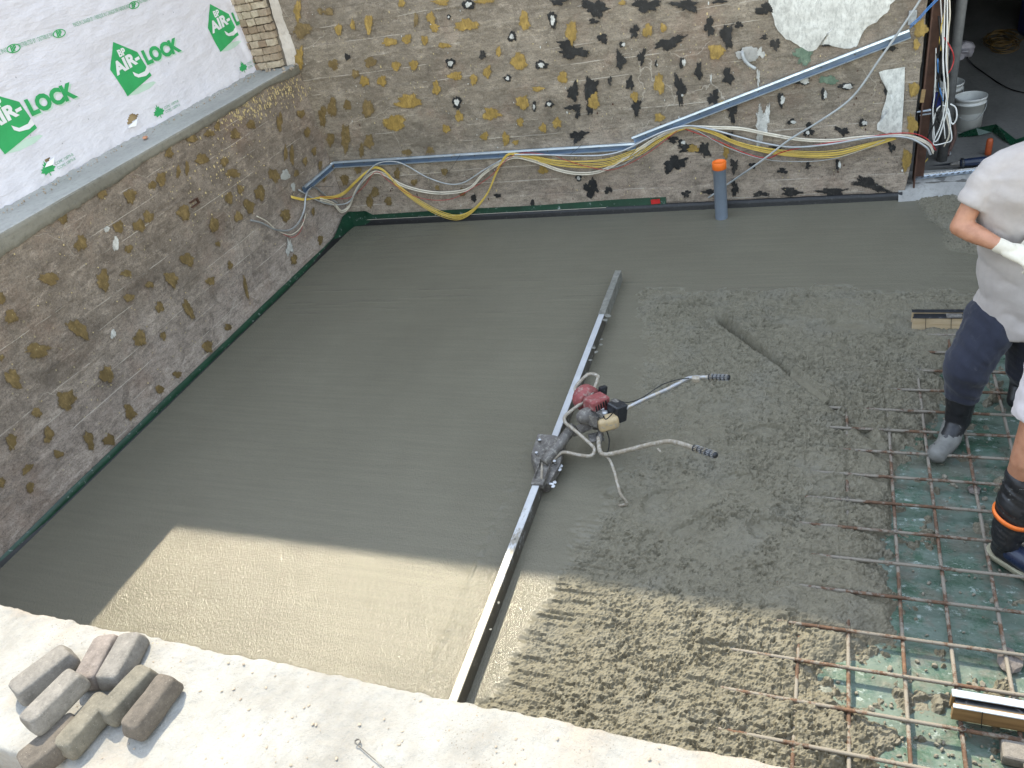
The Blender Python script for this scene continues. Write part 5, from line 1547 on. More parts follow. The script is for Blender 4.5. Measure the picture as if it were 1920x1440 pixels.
# ------------------------------------------------------------------ pavers on the near wall
def paver(label, px, py, ang, tilt, zb, mat, L=.172, Wd=.072, Hh=.052, roll=0.0):
    c = P(px, py, 'z', ZN + zb + Hh)
    bm = bmesh.new(); sr = rnd.randint(1, 200); N = 48; rings = []
    L *= 1.08; Wd *= 1.22; Hh *= 1.25
    for (zz, gr) in ((-.5, -.010), (-.47, -.003), (-.40, .001), (-.2, .002), (.05, 0), (.25, -.003), (.40, -.005), (.43, -.006), (.475, -.009), (.5, -.014)):
        ring = []
        for k in range(N):
            a = 2 * math.pi * (k + .5) / N; ca, sa = math.cos(a), math.sin(a)
            rc = .017; qx, qy = int(math.copysign(1, ca)), int(math.copysign(1, sa)); f_ = (k % (N // 4) + .5) / (N // 4)
            if qx * qy < 0: f_ = 1 - f_
            th_ = f_ * math.pi / 2
            x_ = qx * (L / 2 + gr - rc + rc * math.cos(th_) if f_ > .12 else L / 2 + gr); y_ = qy * (Wd / 2 + gr - rc + rc * math.sin(th_))
            if f_ <= .12: y_ = qy * (Wd / 2 + gr - rc) * (f_ / .12) * .98
            elif f_ >= .88: x_ = qx * (L / 2 + gr - rc) * ((1 - f_) / .12) * .98; y_ = qy * (Wd / 2 + gr)
            ring.append((x_, y_, zz * Hh))
        rings.append(ring)
    pr = np.array(rings)
    nz = .0035 * fbm(pr[..., 0] * 22 + sr, pr[..., 1] * 22 + pr[..., 2] * 30, 3, 3) + .0012 * fbm(pr[..., 0] * 90 + sr, pr[..., 1] * 90 + pr[..., 2] * 90, 2, 8)
    pr = pr * (1 + nz[..., None] / np.array([L / 2, Wd / 2, Hh])[None, None] * np.array([1, 1, .6]))
    vs = [[bm.verts.new(tuple(p)) for p in r] for r in pr]
    for i in range(len(vs) - 1):
        for k in range(N): bm.faces.new([vs[i][k], vs[i][(k + 1) % N], vs[i + 1][(k + 1) % N], vs[i + 1][k]])
    bm.faces.new(vs[0][::-1]); ct = bm.verts.new((0, 0, Hh * .5 + .0005))
    for k in range(N): bm.faces.new([vs[-1][k], vs[-1][(k + 1) % N], ct])
    o = bm_obj('paver', bm, mat, None, True)
    o.rotation_euler = Euler((roll, tilt, ang)); o.location = Vector((c.x, c.y, ZN + zb + Hh / 2 + .004 + abs(math.sin(tilt)) * L / 2 + abs(math.sin(roll)) * Wd / 2))
    tag(o, label, 'paver', 'tumbled pavers piled on the near wall')
    return o


# angles measured on the wall top
def ang_of(p, q):
    a = P(*p, 'z', ZN + .05); b = P(*q, 'z', ZN + .05); return math.atan2(b.y - a.y, b.x - a.x)


paver('leftmost paver, pale grey, lying askew behind the front pile', 78, 1258, ang_of((20, 1290), (112, 1220)), 0, .0, M['paver_grey'], .172, .075)
paver('pinkish paver, left one of the tight pair nearest the slab', 180, 1235, ang_of((155, 1275), (200, 1190)), 0, .0, M['paver_pink'], .160, .070)
paver('grey paver, right one of the tight pair nearest the slab', 225, 1232, ang_of((195, 1275), (242, 1190)), 0, .0, M['paver_grey'], .160, .070)
paver('bottom brown paver under the blue-grey one at the lower left', 95, 1392, ang_of((60, 1400), (160, 1320)), 0, -.002, M['paver_brown'], .16, .08)
paver('narrow olive paver tucked between the front left paver and the right pair', 158, 1352, ang_of((118, 1405), (190, 1320)), 0, 0, M['paver_olive'], .165, .06)
paver('blue-grey paver lying on top at the front left of the pile', 98, 1308, ang_of((55, 1360), (140, 1275)), 0, .058, M['paver_grey'], .165, .066)
paver('olive-topped paver, left one of the right-hand pair', 236, 1296, ang_of((205, 1330), (275, 1255)), 0, .0, M['paver_olive'], .160, .062)
paver('dark brown speckled paver, rightmost of the pile', 280, 1318, ang_of((240, 1365), (310, 1275)), 0, .004, M['paver_brown'], .165, .065)
# wire with a loop on the wall top
c0 = P(671, 1392, 'z', ZN + .006); c1 = P(678, 1403, 'z', ZN + .006); c2 = P(725, 1445, 'z', ZN + .006)
r_ = .007
lp = [c0 + Vector((r_ * math.cos(a), r_ * math.sin(a), .004 * k / 10)) for k, a in enumerate([i * .7 for i in range(15)])]
o = tube_obj('loop_tie', lp + [c1, (c1 + c2) / 2 + Vector((0, 0, .004)), c2], .0014, M['castgrey'], None, 6, 3); tag(o, 'thin steel tie with a looped end lying on the near wall', 'wire tie')

# ------------------------------------------------------------------ vibrating screed
scr = empty('vibrating_screed', (3.33, 3.1, 0)); tag(scr, 'petrol vibrating screed with a long aluminium blade and two handlebars', 'power screed')
A_ = P(852, 1305, 'z', .09); B_ = P(1159, 508, 'z', .09)
dirb = (B_ - A_); dirb.z = 0; Lb = dirb.length; dirb.normalize(); nrb = Vector((dirb.y, -dirb.x, 0))
A0 = A_ - dirb * .35
A0.z = 0


def blade_piece(name, s0, s1, mat, w=.044, hh=.090, grow=0.0, lump=0.0):
    n = max(2, int((s1 - s0) / .02)); V = []; F = []
    sec_ = [(-w / 2 - .012, .000), (-w / 2 - .010, .006), (-w / 2, .012), (-w / 2, hh - .003), (-w / 2 + .003, hh), (w / 2 - .003, hh), (w / 2, hh - .003), (w / 2, .0)]
    for i in range(n + 1):
        s_ = s0 + (s1 - s0) * i / n
        for k, (a, b) in enumerate(sec_):
            q = 0
            if lump: q = lump * float(fbm(np.array([s_ * 25 + k]), np.array([k * 1.3]), 3, 5)[0]) + grow
            V.append(A0 + dirb * s_ + nrb * (a * (1 + q * 10)) + Vector((0, 0, b + (q if b > .01 else 0))))
    m = len(sec_)
    for i in range(n):
        for k in range(m):
            F.append([i * m + k, i * m + (k + 1) % m, (i + 1) * m + (k + 1) % m, (i + 1) * m + k])
    F.append(list(range(m))); F.append(list(range(n * m, n * m + m))[::-1])
    return mesh_obj(name, V, F, mat, scr)


Lt = Lb + .35
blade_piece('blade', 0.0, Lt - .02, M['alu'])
blade_piece('caked_mortar', Lt - .66, Lt, M['alu_mud'], .050, .093, .001, .006)
for (px, py, r) in [(1139, 592, .022), (1134, 600, .016), (1128, 636, .008), (1127, 646, .010), (1113, 652, .013), (1118, 660, .012), (1107, 675, .010), (1100, 700, .008), (935, 1130, .006), (920, 1180, .005), (965, 1010, .005)]:
    w = P(px, py, 'z', .092)
    bm = bmesh.new(); bmesh.ops.create_icosphere(bm, subdivisions=2, radius=r, matrix=Matrix.LocRotScale(w, Euler((0, 0, rnd.random() * 3)), Vector((1, 1.4, .35))))
    for v in bm.verts: v.co += Vector((rnd.uniform(-.15, .15) * r, rnd.uniform(-.15, .15) * r, 0))
    bm_obj('mud_splat', bm, M['alu_mud'], scr)


def S(px, py, z): return P(px, py, 'z', .05 + (z - .05) * .52 if z > .05 else z)


# clamp housing straddling the blade
cc = S(1022, 880, .07)
RB = Matrix((nrb.to_tuple(), dirb.to_tuple(), (0, 0, 1))).transposed()


def sbox(name, c, s, mat, rot=None, bv=.006, seg=2, par=None):
    bm = bmesh.new(); R2 = RB if rot is None else RB @ rot
    add_box(bm, (0, 0, 0), s, None, bv, seg)
    for v in bm.verts: v.co = Vector(c) + R2 @ v.co
    return bm_obj(name, bm, mat, par or scr)


sbox('clamp_base', S(1016, 890, .11), (.075, .20, .04), M['castgrey'])
hs = [(1008, 812, .19), (1040, 815, .21), (1062, 822, .20), (1050, 870, .15), (1030, 905, .10), (1015, 905, .09), (996, 850, .14)]
V = [S(*q) for q in hs] + [S(q[0], q[1], q[2]) + Vector((-.01, -.01, -.07)) for q in hs]
n = len(hs)
F = [list(range(n))[::-1], list(range(n, 2 * n))] + [[i, (i + 1) % n, n + (i + 1) % n, n + i] for i in range(n)]
o = mesh_obj('clamp_housing', V, F, M['castgrey'], scr); bvm = o.modifiers.new('b', 'BEVEL'); bvm.width = .008; bvm.segments = 2
bm = bmesh.new(); bmesh.ops.create_uvsphere(bm, u_segments=14, v_segments=8, radius=.028, matrix=Matrix.Translation(S(1030, 845, .20))); bm_obj('shaft_cap', bm, M['castgrey'], scr, True)
tube_obj('drive_tube', [S(1020, 868, .17), S(1045, 838, .24), S(1075, 800, .32)], .032, M['castgrey'], scr, 14, 3)
sbox('base_bracket', S(1098, 800, .26), (.16, .10, .012), M['castgrey'], Matrix.Rotation(-.5, 3, 'Y'))
sbox('base_bracket', S(1118, 820, .25), (.09, .08, .014), M['castgrey'], Matrix.Rotation(.35, 3, 'Z'))
sbox('lever', S(1016, 880, .15), (.014, .17, .016), M['tubepaint'], Matrix.Rotation(.25, 3, 'Z'))
for sgn in (-1, 1):
    sbox('mount_plate', S(1022, 882, .10) + nrb * (.032 * sgn), (.006, .19, .085), M['castgrey'], Matrix.Rotation(.0, 3, 'Z'), .002, 1)
for (px, py, z_) in [(1012, 826, .215), (1046, 826, .225), (1006, 850, .185), (1040, 866, .18), (1022, 898, .125)]:
    bm = bmesh.new(); bmesh.ops.create_cone(bm, segments=6, radius1=.011, radius2=.010, depth=.016, cap_ends=True, matrix=Matrix.Translation(S(px, py, z_)))
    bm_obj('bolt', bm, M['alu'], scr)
for px, py in [(1047, 877), (1035, 908)]:
    c = S(px, py, .10)
    wgn = empty('wing_nut', tuple(c)); bpy.data.objects.remove(wgn)
    bm = bmesh.new(); 
    for sg in (-1, 1):
        bmesh.ops.create_uvsphere(bm, u_segments=8, v_segments=6, radius=.014, matrix=Matrix.LocRotScale(c + nrb * .012 + dirb * .016 * sg, Euler((0, 0, .5 * sg)), Vector((.9, 1.0, .45))))
    bmesh.ops.create_cone(bm, segments=10, radius1=.009, radius2=.009, depth=.03, matrix=Matrix.LocRotScale(c, nrb.to_track_quat('Z', 'Y'), None), cap_ends=True)
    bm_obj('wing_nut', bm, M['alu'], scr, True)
# guard frame of bent tube
fr_ = [(1122, 706, .62), (1113, 701, .63), (1100, 704, .62), (1082, 722, .58), (1079, 733, .55), (1088, 742, .52)]
tube_obj('guard_tube', [S(*q) for q in fr_], .0105, M['tubepaint'], scr, 10, 5)
fr2 = [(1122, 706, .62), (1117, 722, .60), (1104, 745, .56), (1078, 765, .50), (1060, 780, .46), (1060, 792, .43), (1072, 802, .40), (1095, 822, .34), (1112, 838, .30), (1114, 848, .27), (1106, 855, .25), (1085, 853, .22), (1058, 848, .20), (1045, 854, .18), (1032, 866, .16), (1020, 872, .13)]
tube_obj('guard_tube', [S(*q) for q in fr2], .0105, M['tubepaint'], scr, 10, 5)
# handlebars
h1 = [(1130, 790, .36), (1150, 775, .42), (1175, 765, .50), (1210, 748, .58), (1255, 728, .68), (1285, 712, .75), (1300, 708, .78), (1330, 707, .82)]
tube_obj('handlebar', [S(*q) for q in h1], .0125, M['tubechrome'], scr, 12, 5)
h2 = [(1122, 820, .30), (1124, 842, .30), (1132, 852, .32), (1160, 848, .38), (1200, 838, .50), (1235, 830, .60), (1262, 828, .68), (1302, 840, .78)]
tube_obj('handlebar', [S(*q) for q in h2], .0125, M['tubepaint'], scr, 12, 5)
for a, b in (((1330, 707, .82), (1368, 708, .86)), ((1302, 840, .78), (1343, 854, .84))):
    p, q = S(*a), S(*b); t_ = (q - p).normalized(); Lg = (q - p).length
    pts = [p + t_ * Lg * k / 24 for k in range(25)]
    rad = [.0195 if k == 0 else (.0165 if k % 4 else .0135) for k in range(25)]
    V, F = tube_data(pts, rad, 12); g = mesh_obj('grip', V, F, M['black'], scr, True)
    u_ = t_.orthogonal().normalized(); v_ = t_.cross(u_)
    bm = bmesh.new()
    for k in range(12):
        a_ = 2 * math.pi * k / 12; dd = u_ * math.cos(a_) + v_ * math.sin(a_)
        for j in range(5):
            c = p + t_ * Lg * (.12 + .19 * j) + dd * .0165
            bmesh.ops.create_cube(bm, size=1, matrix=Matrix.LocRotScale(c, t_.to_track_quat('X', 'Z'), Vector((Lg * .12, .004, .004))))
    bm_obj('grip_ribs', bm, M['tubechrome'], g)
tube_obj('throttle_cable', [S(1160, 752, .50), S(1180, 754, .52), S(1205, 745, .60), S(1240, 722, .70), S(1270, 712, .77), S(1292, 709, .80)], .0032, M['blackw'], scr, 6, 5)
sbox('throttle_clamp', S(1305, 711, .79), (.045, .032, .028), M['tubepaint'])
sbox('small_lever', S(1236, 844, .58), (.035, .012, .01), M['tubepaint'], Matrix.Rotation(-.9, 3, 'Z'))
# stand leg
tube_obj('stand_leg', [S(1132, 852, .30), S(1143, 862, .28), S(1152, 885, .22), S(1163, 925, .10), S(1173, 938, .04), S(1174, 945, .012), S(1160, 948, .0)], .0085, M['tubepaint'], scr, 10, 4)
tube_obj('hose', [S(1134, 800, .34), S(1142, 822, .30), S(1140, 845, .30), S(1132, 850, .31)], .004, M['blackw'], scr, 6, 4)

# engine: cowl, starter housing, fins, filter, tank, silencer
eng = S(1122, 760, .48)
ax_d = (S(1092, 735, .48) - S(1140, 765, .48)).normalized()
RE = ax_d.to_track_quat('Z', 'Y').to_matrix()
lathe_obj('starter_cover', [(.0, .042), (.050, .042), (.070, .036), (.080, .020), (.083, -.005), (.083, -.033), (.07, -.05), (0, -.05)], S(1097, 745, .50), M['redplastic'], scr, 28, RE)
lathe_obj('fan_ring', [(.02, .0445), (.050, .0445), (.052, .048), (.02, .050)], S(1097, 745, .50), M['tubepaint'], scr, 24, RE)


def ebox(name, c, s, mat, e=(0, 0, 0), bv=.006, seg=2, par=None):
    bm = bmesh.new()
    R3 = RE @ Euler(e).to_matrix()
    add_box(bm, (0, 0, 0), s, None, bv, seg)
    for v in bm.verts: v.co = Vector(c) + R3 @ v.co
    return bm_obj(name, bm, mat, par or scr)


R3 = RE
cow = ebox('engine_cowl', S(1118, 758, .51), (.135, .10, .095), M['redplastic'], (0, 0, .2), .014, 3)
ax_x = RE @ Vector((1, 0, 0)); 
cs_ = S(1120, 757, .555)
Cc = S(1118, 758, .51); Rc = RE @ Euler((0, 0, .2)).to_matrix()
axs = [(Rc @ Vector(v), h_) for v, h_ in (((1, 0, 0), .0675), ((-1, 0, 0), .0675), ((0, 1, 0), .05), ((0, -1, 0), .05), ((0, 0, 1), .0475), ((0, 0, -1), .0475))]
axs.sort(key=lambda q: -q[0].dot((Vector(CAM) - Cc).normalized()))
nf, hf = axs[0]
rw_ = Vector((.6, -.8, 0)); rw_ = (rw_ - nf * rw_.dot(nf)).normalized(); cw_ = nf.cross(rw_)
Mx = Matrix((rw_.to_tuple(), cw_.to_tuple(), nf.to_tuple())).transposed()
for k in range(5):
    bm = bmesh.new(); add_box(bm, (0, 0, 0), (.009, .040, .006), None, .001)
    for v in bm.verts: v.co = Cc + nf * (hf + .0005) + rw_ * ((k - 2) * .0185) - cw_ * .012 + Mx @ v.co
    bm_obj('cooling_slot', bm, M['blackw'], cow)
bm = bmesh.new(); add_box(bm, (0, 0, 0), (.034, .026, .004), None, .001)
for v in bm.verts: v.co = Cc + nf * (hf + .0015) + rw_ * .0 + cw_ * .024 + Mx @ v.co
bm_obj('white_label', bm, M['white_ink'], cow)
ebox('recoil_housing', S(1130, 733, .53), (.05, .06, .03), M['black'], (0, 0, .3), .005, 2)
bm = bmesh.new(); bmesh.ops.create_uvsphere(bm, u_segments=18, v_segments=12, radius=1, matrix=Matrix.LocRotScale(S(1100, 780, .46), Euler((0, 0, .6)), Vector((.066, .054, .050))))
for v in bm.verts: v.co += Vector((rnd.uniform(-.0015, .0015),) * 3)
bm_obj('silencer', bm, M['castgrey'], scr, True)
for k in range(5):
    ebox('cylinder_fin', S(1112 + k * 3.2, 790 - k * 1.0, .47 - k * .0), (.004, .07, .06), M['castgrey'], (0, .3, .2 + .02 * k), .001, 1)
tube_obj('fuel_line', [S(1130, 778, .52), S(1136, 786, .54), S(1146, 778, .54), S(1152, 768, .52)], .0035, M['blackw'], scr, 6, 4)
tube_obj('spark_lead', [S(1108, 770, .56), S(1118, 776, .58), S(1124, 784, .55)], .004, M['blackw'], scr, 6, 4)
ebox('air_filter', S(1157, 772, .46), (.09, .115, .095), M['black'], (0, 0, .25), .016, 3)
bm = bmesh.new(); bmesh.ops.create_uvsphere(bm, u_segments=14, v_segments=10, radius=1, matrix=Matrix.LocRotScale(S(1153, 756, .53), Euler((0, 0, .6)), Vector((.032, .036, .025))))
bm_obj('filter_dome', bm, M['castgrey'], scr, True)
c = S(1140, 792, .42)
ux = (S(1160, 790, .42) - S(1118, 802, .42)).normalized()
bm = bmesh.new(); add_box(bm, (0, 0, 0), (.125, .075, .085), None, .028, 4)
rt_ = ux.to_track_quat('X', 'Z').to_matrix()
for v in bm.verts: v.co = c + rt_ @ v.co
bm_obj('fuel_tank', bm, M['tank'], scr, True)
lathe_obj('fuel_cap', [(0, .014), (.014, .014), (.019, .010), (.020, -.012), (0, -.012)], S(1134, 775, .475), M['armour'], scr, 16)
lathe_obj('crankcase', [(0, .05), (.04, .05), (.045, .04), (.045, -.05), (0, -.05)], S(1118, 785, .40), M['castgrey'], scr, 18)
tube_obj('support_tube', [S(1127, 790, .36), S(1126, 812, .30), S(1122, 835, .28)], .016, M['castgrey'], scr, 10, 2)

# ------------------------------------------------------------------ things in the doorway
def bucket(c, sc, label, lid=False):
    e = empty('bucket', tuple(c)); tag(e, label, 'bucket')
    pr = [(0, .005), (.125, .0), (.128, .004), (.142, .29), (.150, .29), (.150, .305), (.143, .307), (.144, .335), (.152, .337), (.153, .36), (.147, .362), (.144, .35), (.130, .02), (0, .016)]
    lathe_obj('body', [(a * sc, b * sc) for a, b in pr], c, M['bucket'], e, 40)
    pts = [Vector(c) + Vector((.152 * sc * math.cos(a), -.152 * sc * abs(math.sin(a)) * 1.02, (.30 - .15 * math.sin(a)) * sc)) for a in [k * math.pi / 12 for k in range(13)]]
    tube_obj('handle', pts, .0025, M['greyc'], e, 6, 3)
    return e


c = P(1812, 243, 'z', .10); bucket((c.x, c.y, .1), .86, 'open white plastic bucket on the garage floor')
c = P(1781, 246, 'z', .10); bucket((c.x - .03, c.y + .35, .1), .95, 'white lidded-looking bucket behind the hanging wires')
bb = empty('tool_stack', (c.x, c.y, .45)); bpy.data.objects.remove(bb)
ob = bmesh.new(); add_box(ob, (c.x - .03, c.y + .35, .49), (.10, .07, .07), Euler((0, 0, .4)), .012, 2); o = bm_obj('hand_tool', ob, M['black']); tag(o, 'dark hand tool lying on top of the rear bucket', 'tool')
# folded green membrane on the floor
fm = [(1797, 252, .10), (1830, 240, .17), (1868, 233, .20), (1905, 262, .12), (1940, 250, .16), (1990, 262, .12)]
fm2 = [(1797, 258, .10), (1835, 254, .11), (1860, 248, .12), (1895, 272, .105), (1945, 270, .105), (1990, 275, .105)]
V = [P(a, b, 'z', z_) for a, b, z_ in fm] + [P(a, b, 'z', z_) for a, b, z_ in fm2]
n = len(fm); F = [[i, i + 1, n + i + 1, n + i] for i in range(n - 1)]
o = mesh_obj('membrane_offcut', V, F, M['membrane_dark']); md = o.modifiers.new('s', 'SOLIDIFY'); md.thickness = .004; tag(o, 'folded dark green membrane offcut on the garage floor', 'membrane sheet')
# reciprocating saw
sw = empty('power_saw', tuple(P(1800, 303, 'z', .12))); tag(sw, 'black reciprocating saw lying on the threshold', 'power saw')
a_, b_ = P(1800, 306, 'z', .16), P(1860, 300, 'z', .16)
tube_obj('motor_body', [a_, a_.lerp(b_, .3), a_.lerp(b_, .7), b_], [.03, .034, .036, .032], M['navyrubber'], sw, 14, 3)
tube_obj('nose', [P(1782, 309, 'z', .15), P(1792, 307, 'z', .155), a_], [.012, .02, .026], M['castgrey'], sw, 12, 2)
lathe_obj('collar', [(.030, -.01), (.043, -.008), (.043, .008), (.030, .01)], P(1804, 306, 'z', .16), M['black'], sw, 18, (b_ - a_).to_track_quat('Z', 'Y').to_matrix())
mesh_obj('blade', [P(1742, 311, 'z', .14), P(1785, 305, 'z', .15), P(1785, 310, 'z', .15), P(1742, 311.5, 'z', .14)] + [P(1742, 311, 'z', .137), P(1785, 305, 'z', .147), P(1785, 310, 'z', .147), P(1742, 311.5, 'z', .137)], [[0, 1, 2, 3], [7, 6, 5, 4], [0, 4, 5, 1], [1, 5, 6, 2], [2, 6, 7, 3]], M['black'], sw)
tube_obj('grip', [b_, b_ + Vector((.12, .02, -.01)), b_ + Vector((.2, .0, -.03))], [.032, .028, .03], M['navyrubber'], sw, 12, 3)
# orange drill bottle standing behind
oc = P(1852, 290, 'z', .10)
o = lathe_obj('orange_canister', [(0, .0), (.024, 0), (.026, .01), (.026, .12), (.02, .14), (.0, .145)], (oc.x, oc.y, .10), simple('burnt_orange', (.35, .07, .02), .5), None, 18); tag(o, 'burnt-orange cylinder standing behind the saw', 'canister')
# aluminium threshold strip with raised checks
ta, tb = P(1712, 334, 'z', .112), P(1850, 318, 'z', .112)
ts = empty('metal_strip', tuple(ta)); tag(ts, 'perforated aluminium strip lying along the threshold', 'metal strip')
d_ = (tb - ta).normalized(); pn = Vector((-d_.y, d_.x, 0)); Lq = (tb - ta).length + .5
V = [ta - pn * .03, ta + d_ * Lq - pn * .03, ta + d_ * Lq + pn * .03, ta + pn * .03]; V += [v - Vector((0, 0, .004)) for v in V]
mesh_obj('strip', V, [[0, 1, 2, 3], [7, 6, 5, 4], [0, 4, 5, 1], [1, 5, 6, 2], [2, 6, 7, 3], [3, 7, 4, 0]], M['galv'], ts)
V2 = [ta + pn * .03, ta + d_ * Lq + pn * .03, ta + d_ * Lq + pn * .033 + Vector((0, 0, .016)), ta + pn * .033 + Vector((0, 0, .016))]
V2 += [v + pn * .003 for v in V2]
mesh_obj('rim', V2, [[0, 1, 2, 3], [7, 6, 5, 4], [3, 2, 6, 7], [0, 3, 7, 4], [1, 5, 6, 2]], M['chrome'], ts)
for k in range(int(Lq / .045)):
    bm = bmesh.new(); add_box(bm, ta + d_ * (.03 + .045 * k) + Vector((0, 0, .002)), (.03, .008, .004), Euler((0, 0, math.atan2(d_.y, d_.x) + .6)), .001); bm_obj('raised_check', bm, M['castgrey'], ts)
# hanging wires in the opening
YH = YB + 0.10
hang = [([(1762, -20), (1766, 40), (1768, 100), (1770, 150), (1768, 200), (1772, 260)], 'whitew', .0048, 'straight white wire, leftmost of the hanging wires'),
        ([(1772, -10), (1770, 60), (1768, 120), (1773, 170), (1776, 200), (1768, 235), (1758, 262), (1750, 262), (1750, 232), (1757, 205), (1768, 198), (1778, 205), (1783, 228), (1788, 232), (1794, 220), (1792, 202), (1782, 195)], 'whitew', .0055, 'white wire looped into a large teardrop near the floor'),
        ([(1776, -10), (1776, 50), (1774, 110), (1777, 160), (1770, 210), (1762, 240), (1750, 270), (1772, 268), (1784, 262), (1782, 240), (1778, 215), (1772, 205)], 'whitew', .005, 'white wire crossing itself above the threshold'),
        ([(1780, -5), (1781, 30), (1778, 60), (1776, 120), (1778, 170), (1774, 210), (1780, 250), (1770, 275)], 'cream', .006, 'cream wire hanging behind the white ones'),
        ([(1755, 90), (1754, 140), (1752, 180), (1749, 210), (1752, 260)], 'whitew', .005, 'white wire hanging closest to the rusty jamb'),
        ([(1770, 70), (1780, 85), (1787, 100), (1788, 115), (1783, 130), (1778, 137)], 'redw', .0045, 'red wire bowing out in the opening'),
        ([(1756, 100), (1762, 130), (1758, 160), (1766, 190), (1760, 215), (1745, 245), (1738, 262)], 'blackw', .006, 'black wire hanging among the white ones'),
        ([(1760, 30), (1763, 80), (1757, 120), (1762, 165), (1754, 200), (1760, 230)], 'blackw', .006, 'second black wire nearer the jamb'),
        ([(1772, 20), (1766, 45), (1762, 75), (1764, 95)], 'yellow', .006, 'short yellow cable at the top of the hanging wires'),
        ([(1758, 110), (1760, 150), (1763, 170), (1768, 190)], 'bluew', .006, 'blue wire end among the hanging wires')]
for pts, m_, r_, lb in hang:
    o = tube_obj('hanging_wire', [P(a, b, 'y', YH + .01 * math.sin(i * 1.3 + a)) for i, (a, b) in enumerate(pts)], r_, M[m_], None, 7, 5); tag(o, lb, 'wire', 'wires hanging in the garage opening')
o = tube_obj('brown_hose', [P(1788, 232, 'z', .3), P(1790, 255, 'z', .2), P(1780, 282, 'z', .13), P(1776, 290, 'z', .12)], .017, M['brownw'], None, 10, 5); tag(o, 'brown hose standing up beside the hanging wires', 'hose')
o = lathe_obj('hose_fitting', [(0, .03), (.02, .03), (.03, .015), (.032, 0), (0, 0)], P(1776, 290, 'z', .105), M['armour'], None, 16); tag(o, 'round metal fitting at the foot of the brown hose', 'fitting')
o = tube_obj('yellow_cable', [P(1740, 297, 'z', .2), P(1725, 315, 'z', .13), P(1714, 330, 'z', .1)], .005, M['yellow'], None, 6, 4); tag(o, 'yellow cable end dropping over the threshold by the wall end', 'cable')
bm = bmesh.new(); add_box(bm, P(1766, 283, 'z', .13), (.05, .02, .02), Euler((0, .3, .4)), .004); o = bm_obj('cable_connector', bm, M['yellow']); tag(o, 'yellow connector on the floor under the hanging wires', 'connector')
bm = bmesh.new(); add_box(bm, P(1757, 188, 'y', YH + .04), (.06, .05, .12), Euler((0, .1, .2)), .008); o = bm_obj('blue_packet', bm, M['bluebin']); tag(o, 'blue packet wedged behind the hanging wires', 'packet')
bc = P(1795, 108, 'z', .1)
rk = rock('plastic_bag', (bc.x, bc.y, .16), (.14, .11, .09), M['bag'], 'crumpled pale plastic bag on the dark garage floor', 'bag', 12, 4, .5)
bnc = P(1905, 90, 'z', .1)
bm = bmesh.new(); add_box(bm, (bnc.x + .42, bnc.y + .45, .38), (.6, .5, .56), Euler((0, 0, .1)), .03, 2); o = bm_obj('blue_bin', bm, M['bluebin']); tag(o, 'blue plastic bin deep in the dark garage', 'bin')
for k in range(9):
    cx = 1880 + rnd.uniform(-18, 18); cy = 78 + rnd.uniform(-12, 14)
    V = [P(cx + 26 * math.cos(a * .9 + k) * (1 + .2 * math.sin(a * 3)), cy + 12 * math.sin(a * .9 + k), 'z', .115 + .01 * k) for a in range(8)]
    if k == 0: ac = []
    ac.append(V)
VV = []; FF = []
for V in ac:
    v_, f_ = tube_data(catmull(V, 5), .006, 6, True, len(VV)); VV += v_; FF += f_
o = mesh_obj('extension_cord', VV, FF, simple('dull_yellow_cord', (.13, .075, .02), .6), None, True); tag(o, 'tangled dull yellow extension cord on the dark garage floor', 'cord')
o = tube_obj('black_cord', [P(1800, 60, 'z', .11), P(1815, 110, 'z', .11), P(1850, 140, 'z', .11), P(1890, 165, 'z', .11), P(1925, 175, 'z', .11)], .006, M['blackw'], None, 6, 5); tag(o, 'black cord trailing across the dark garage floor', 'cord')

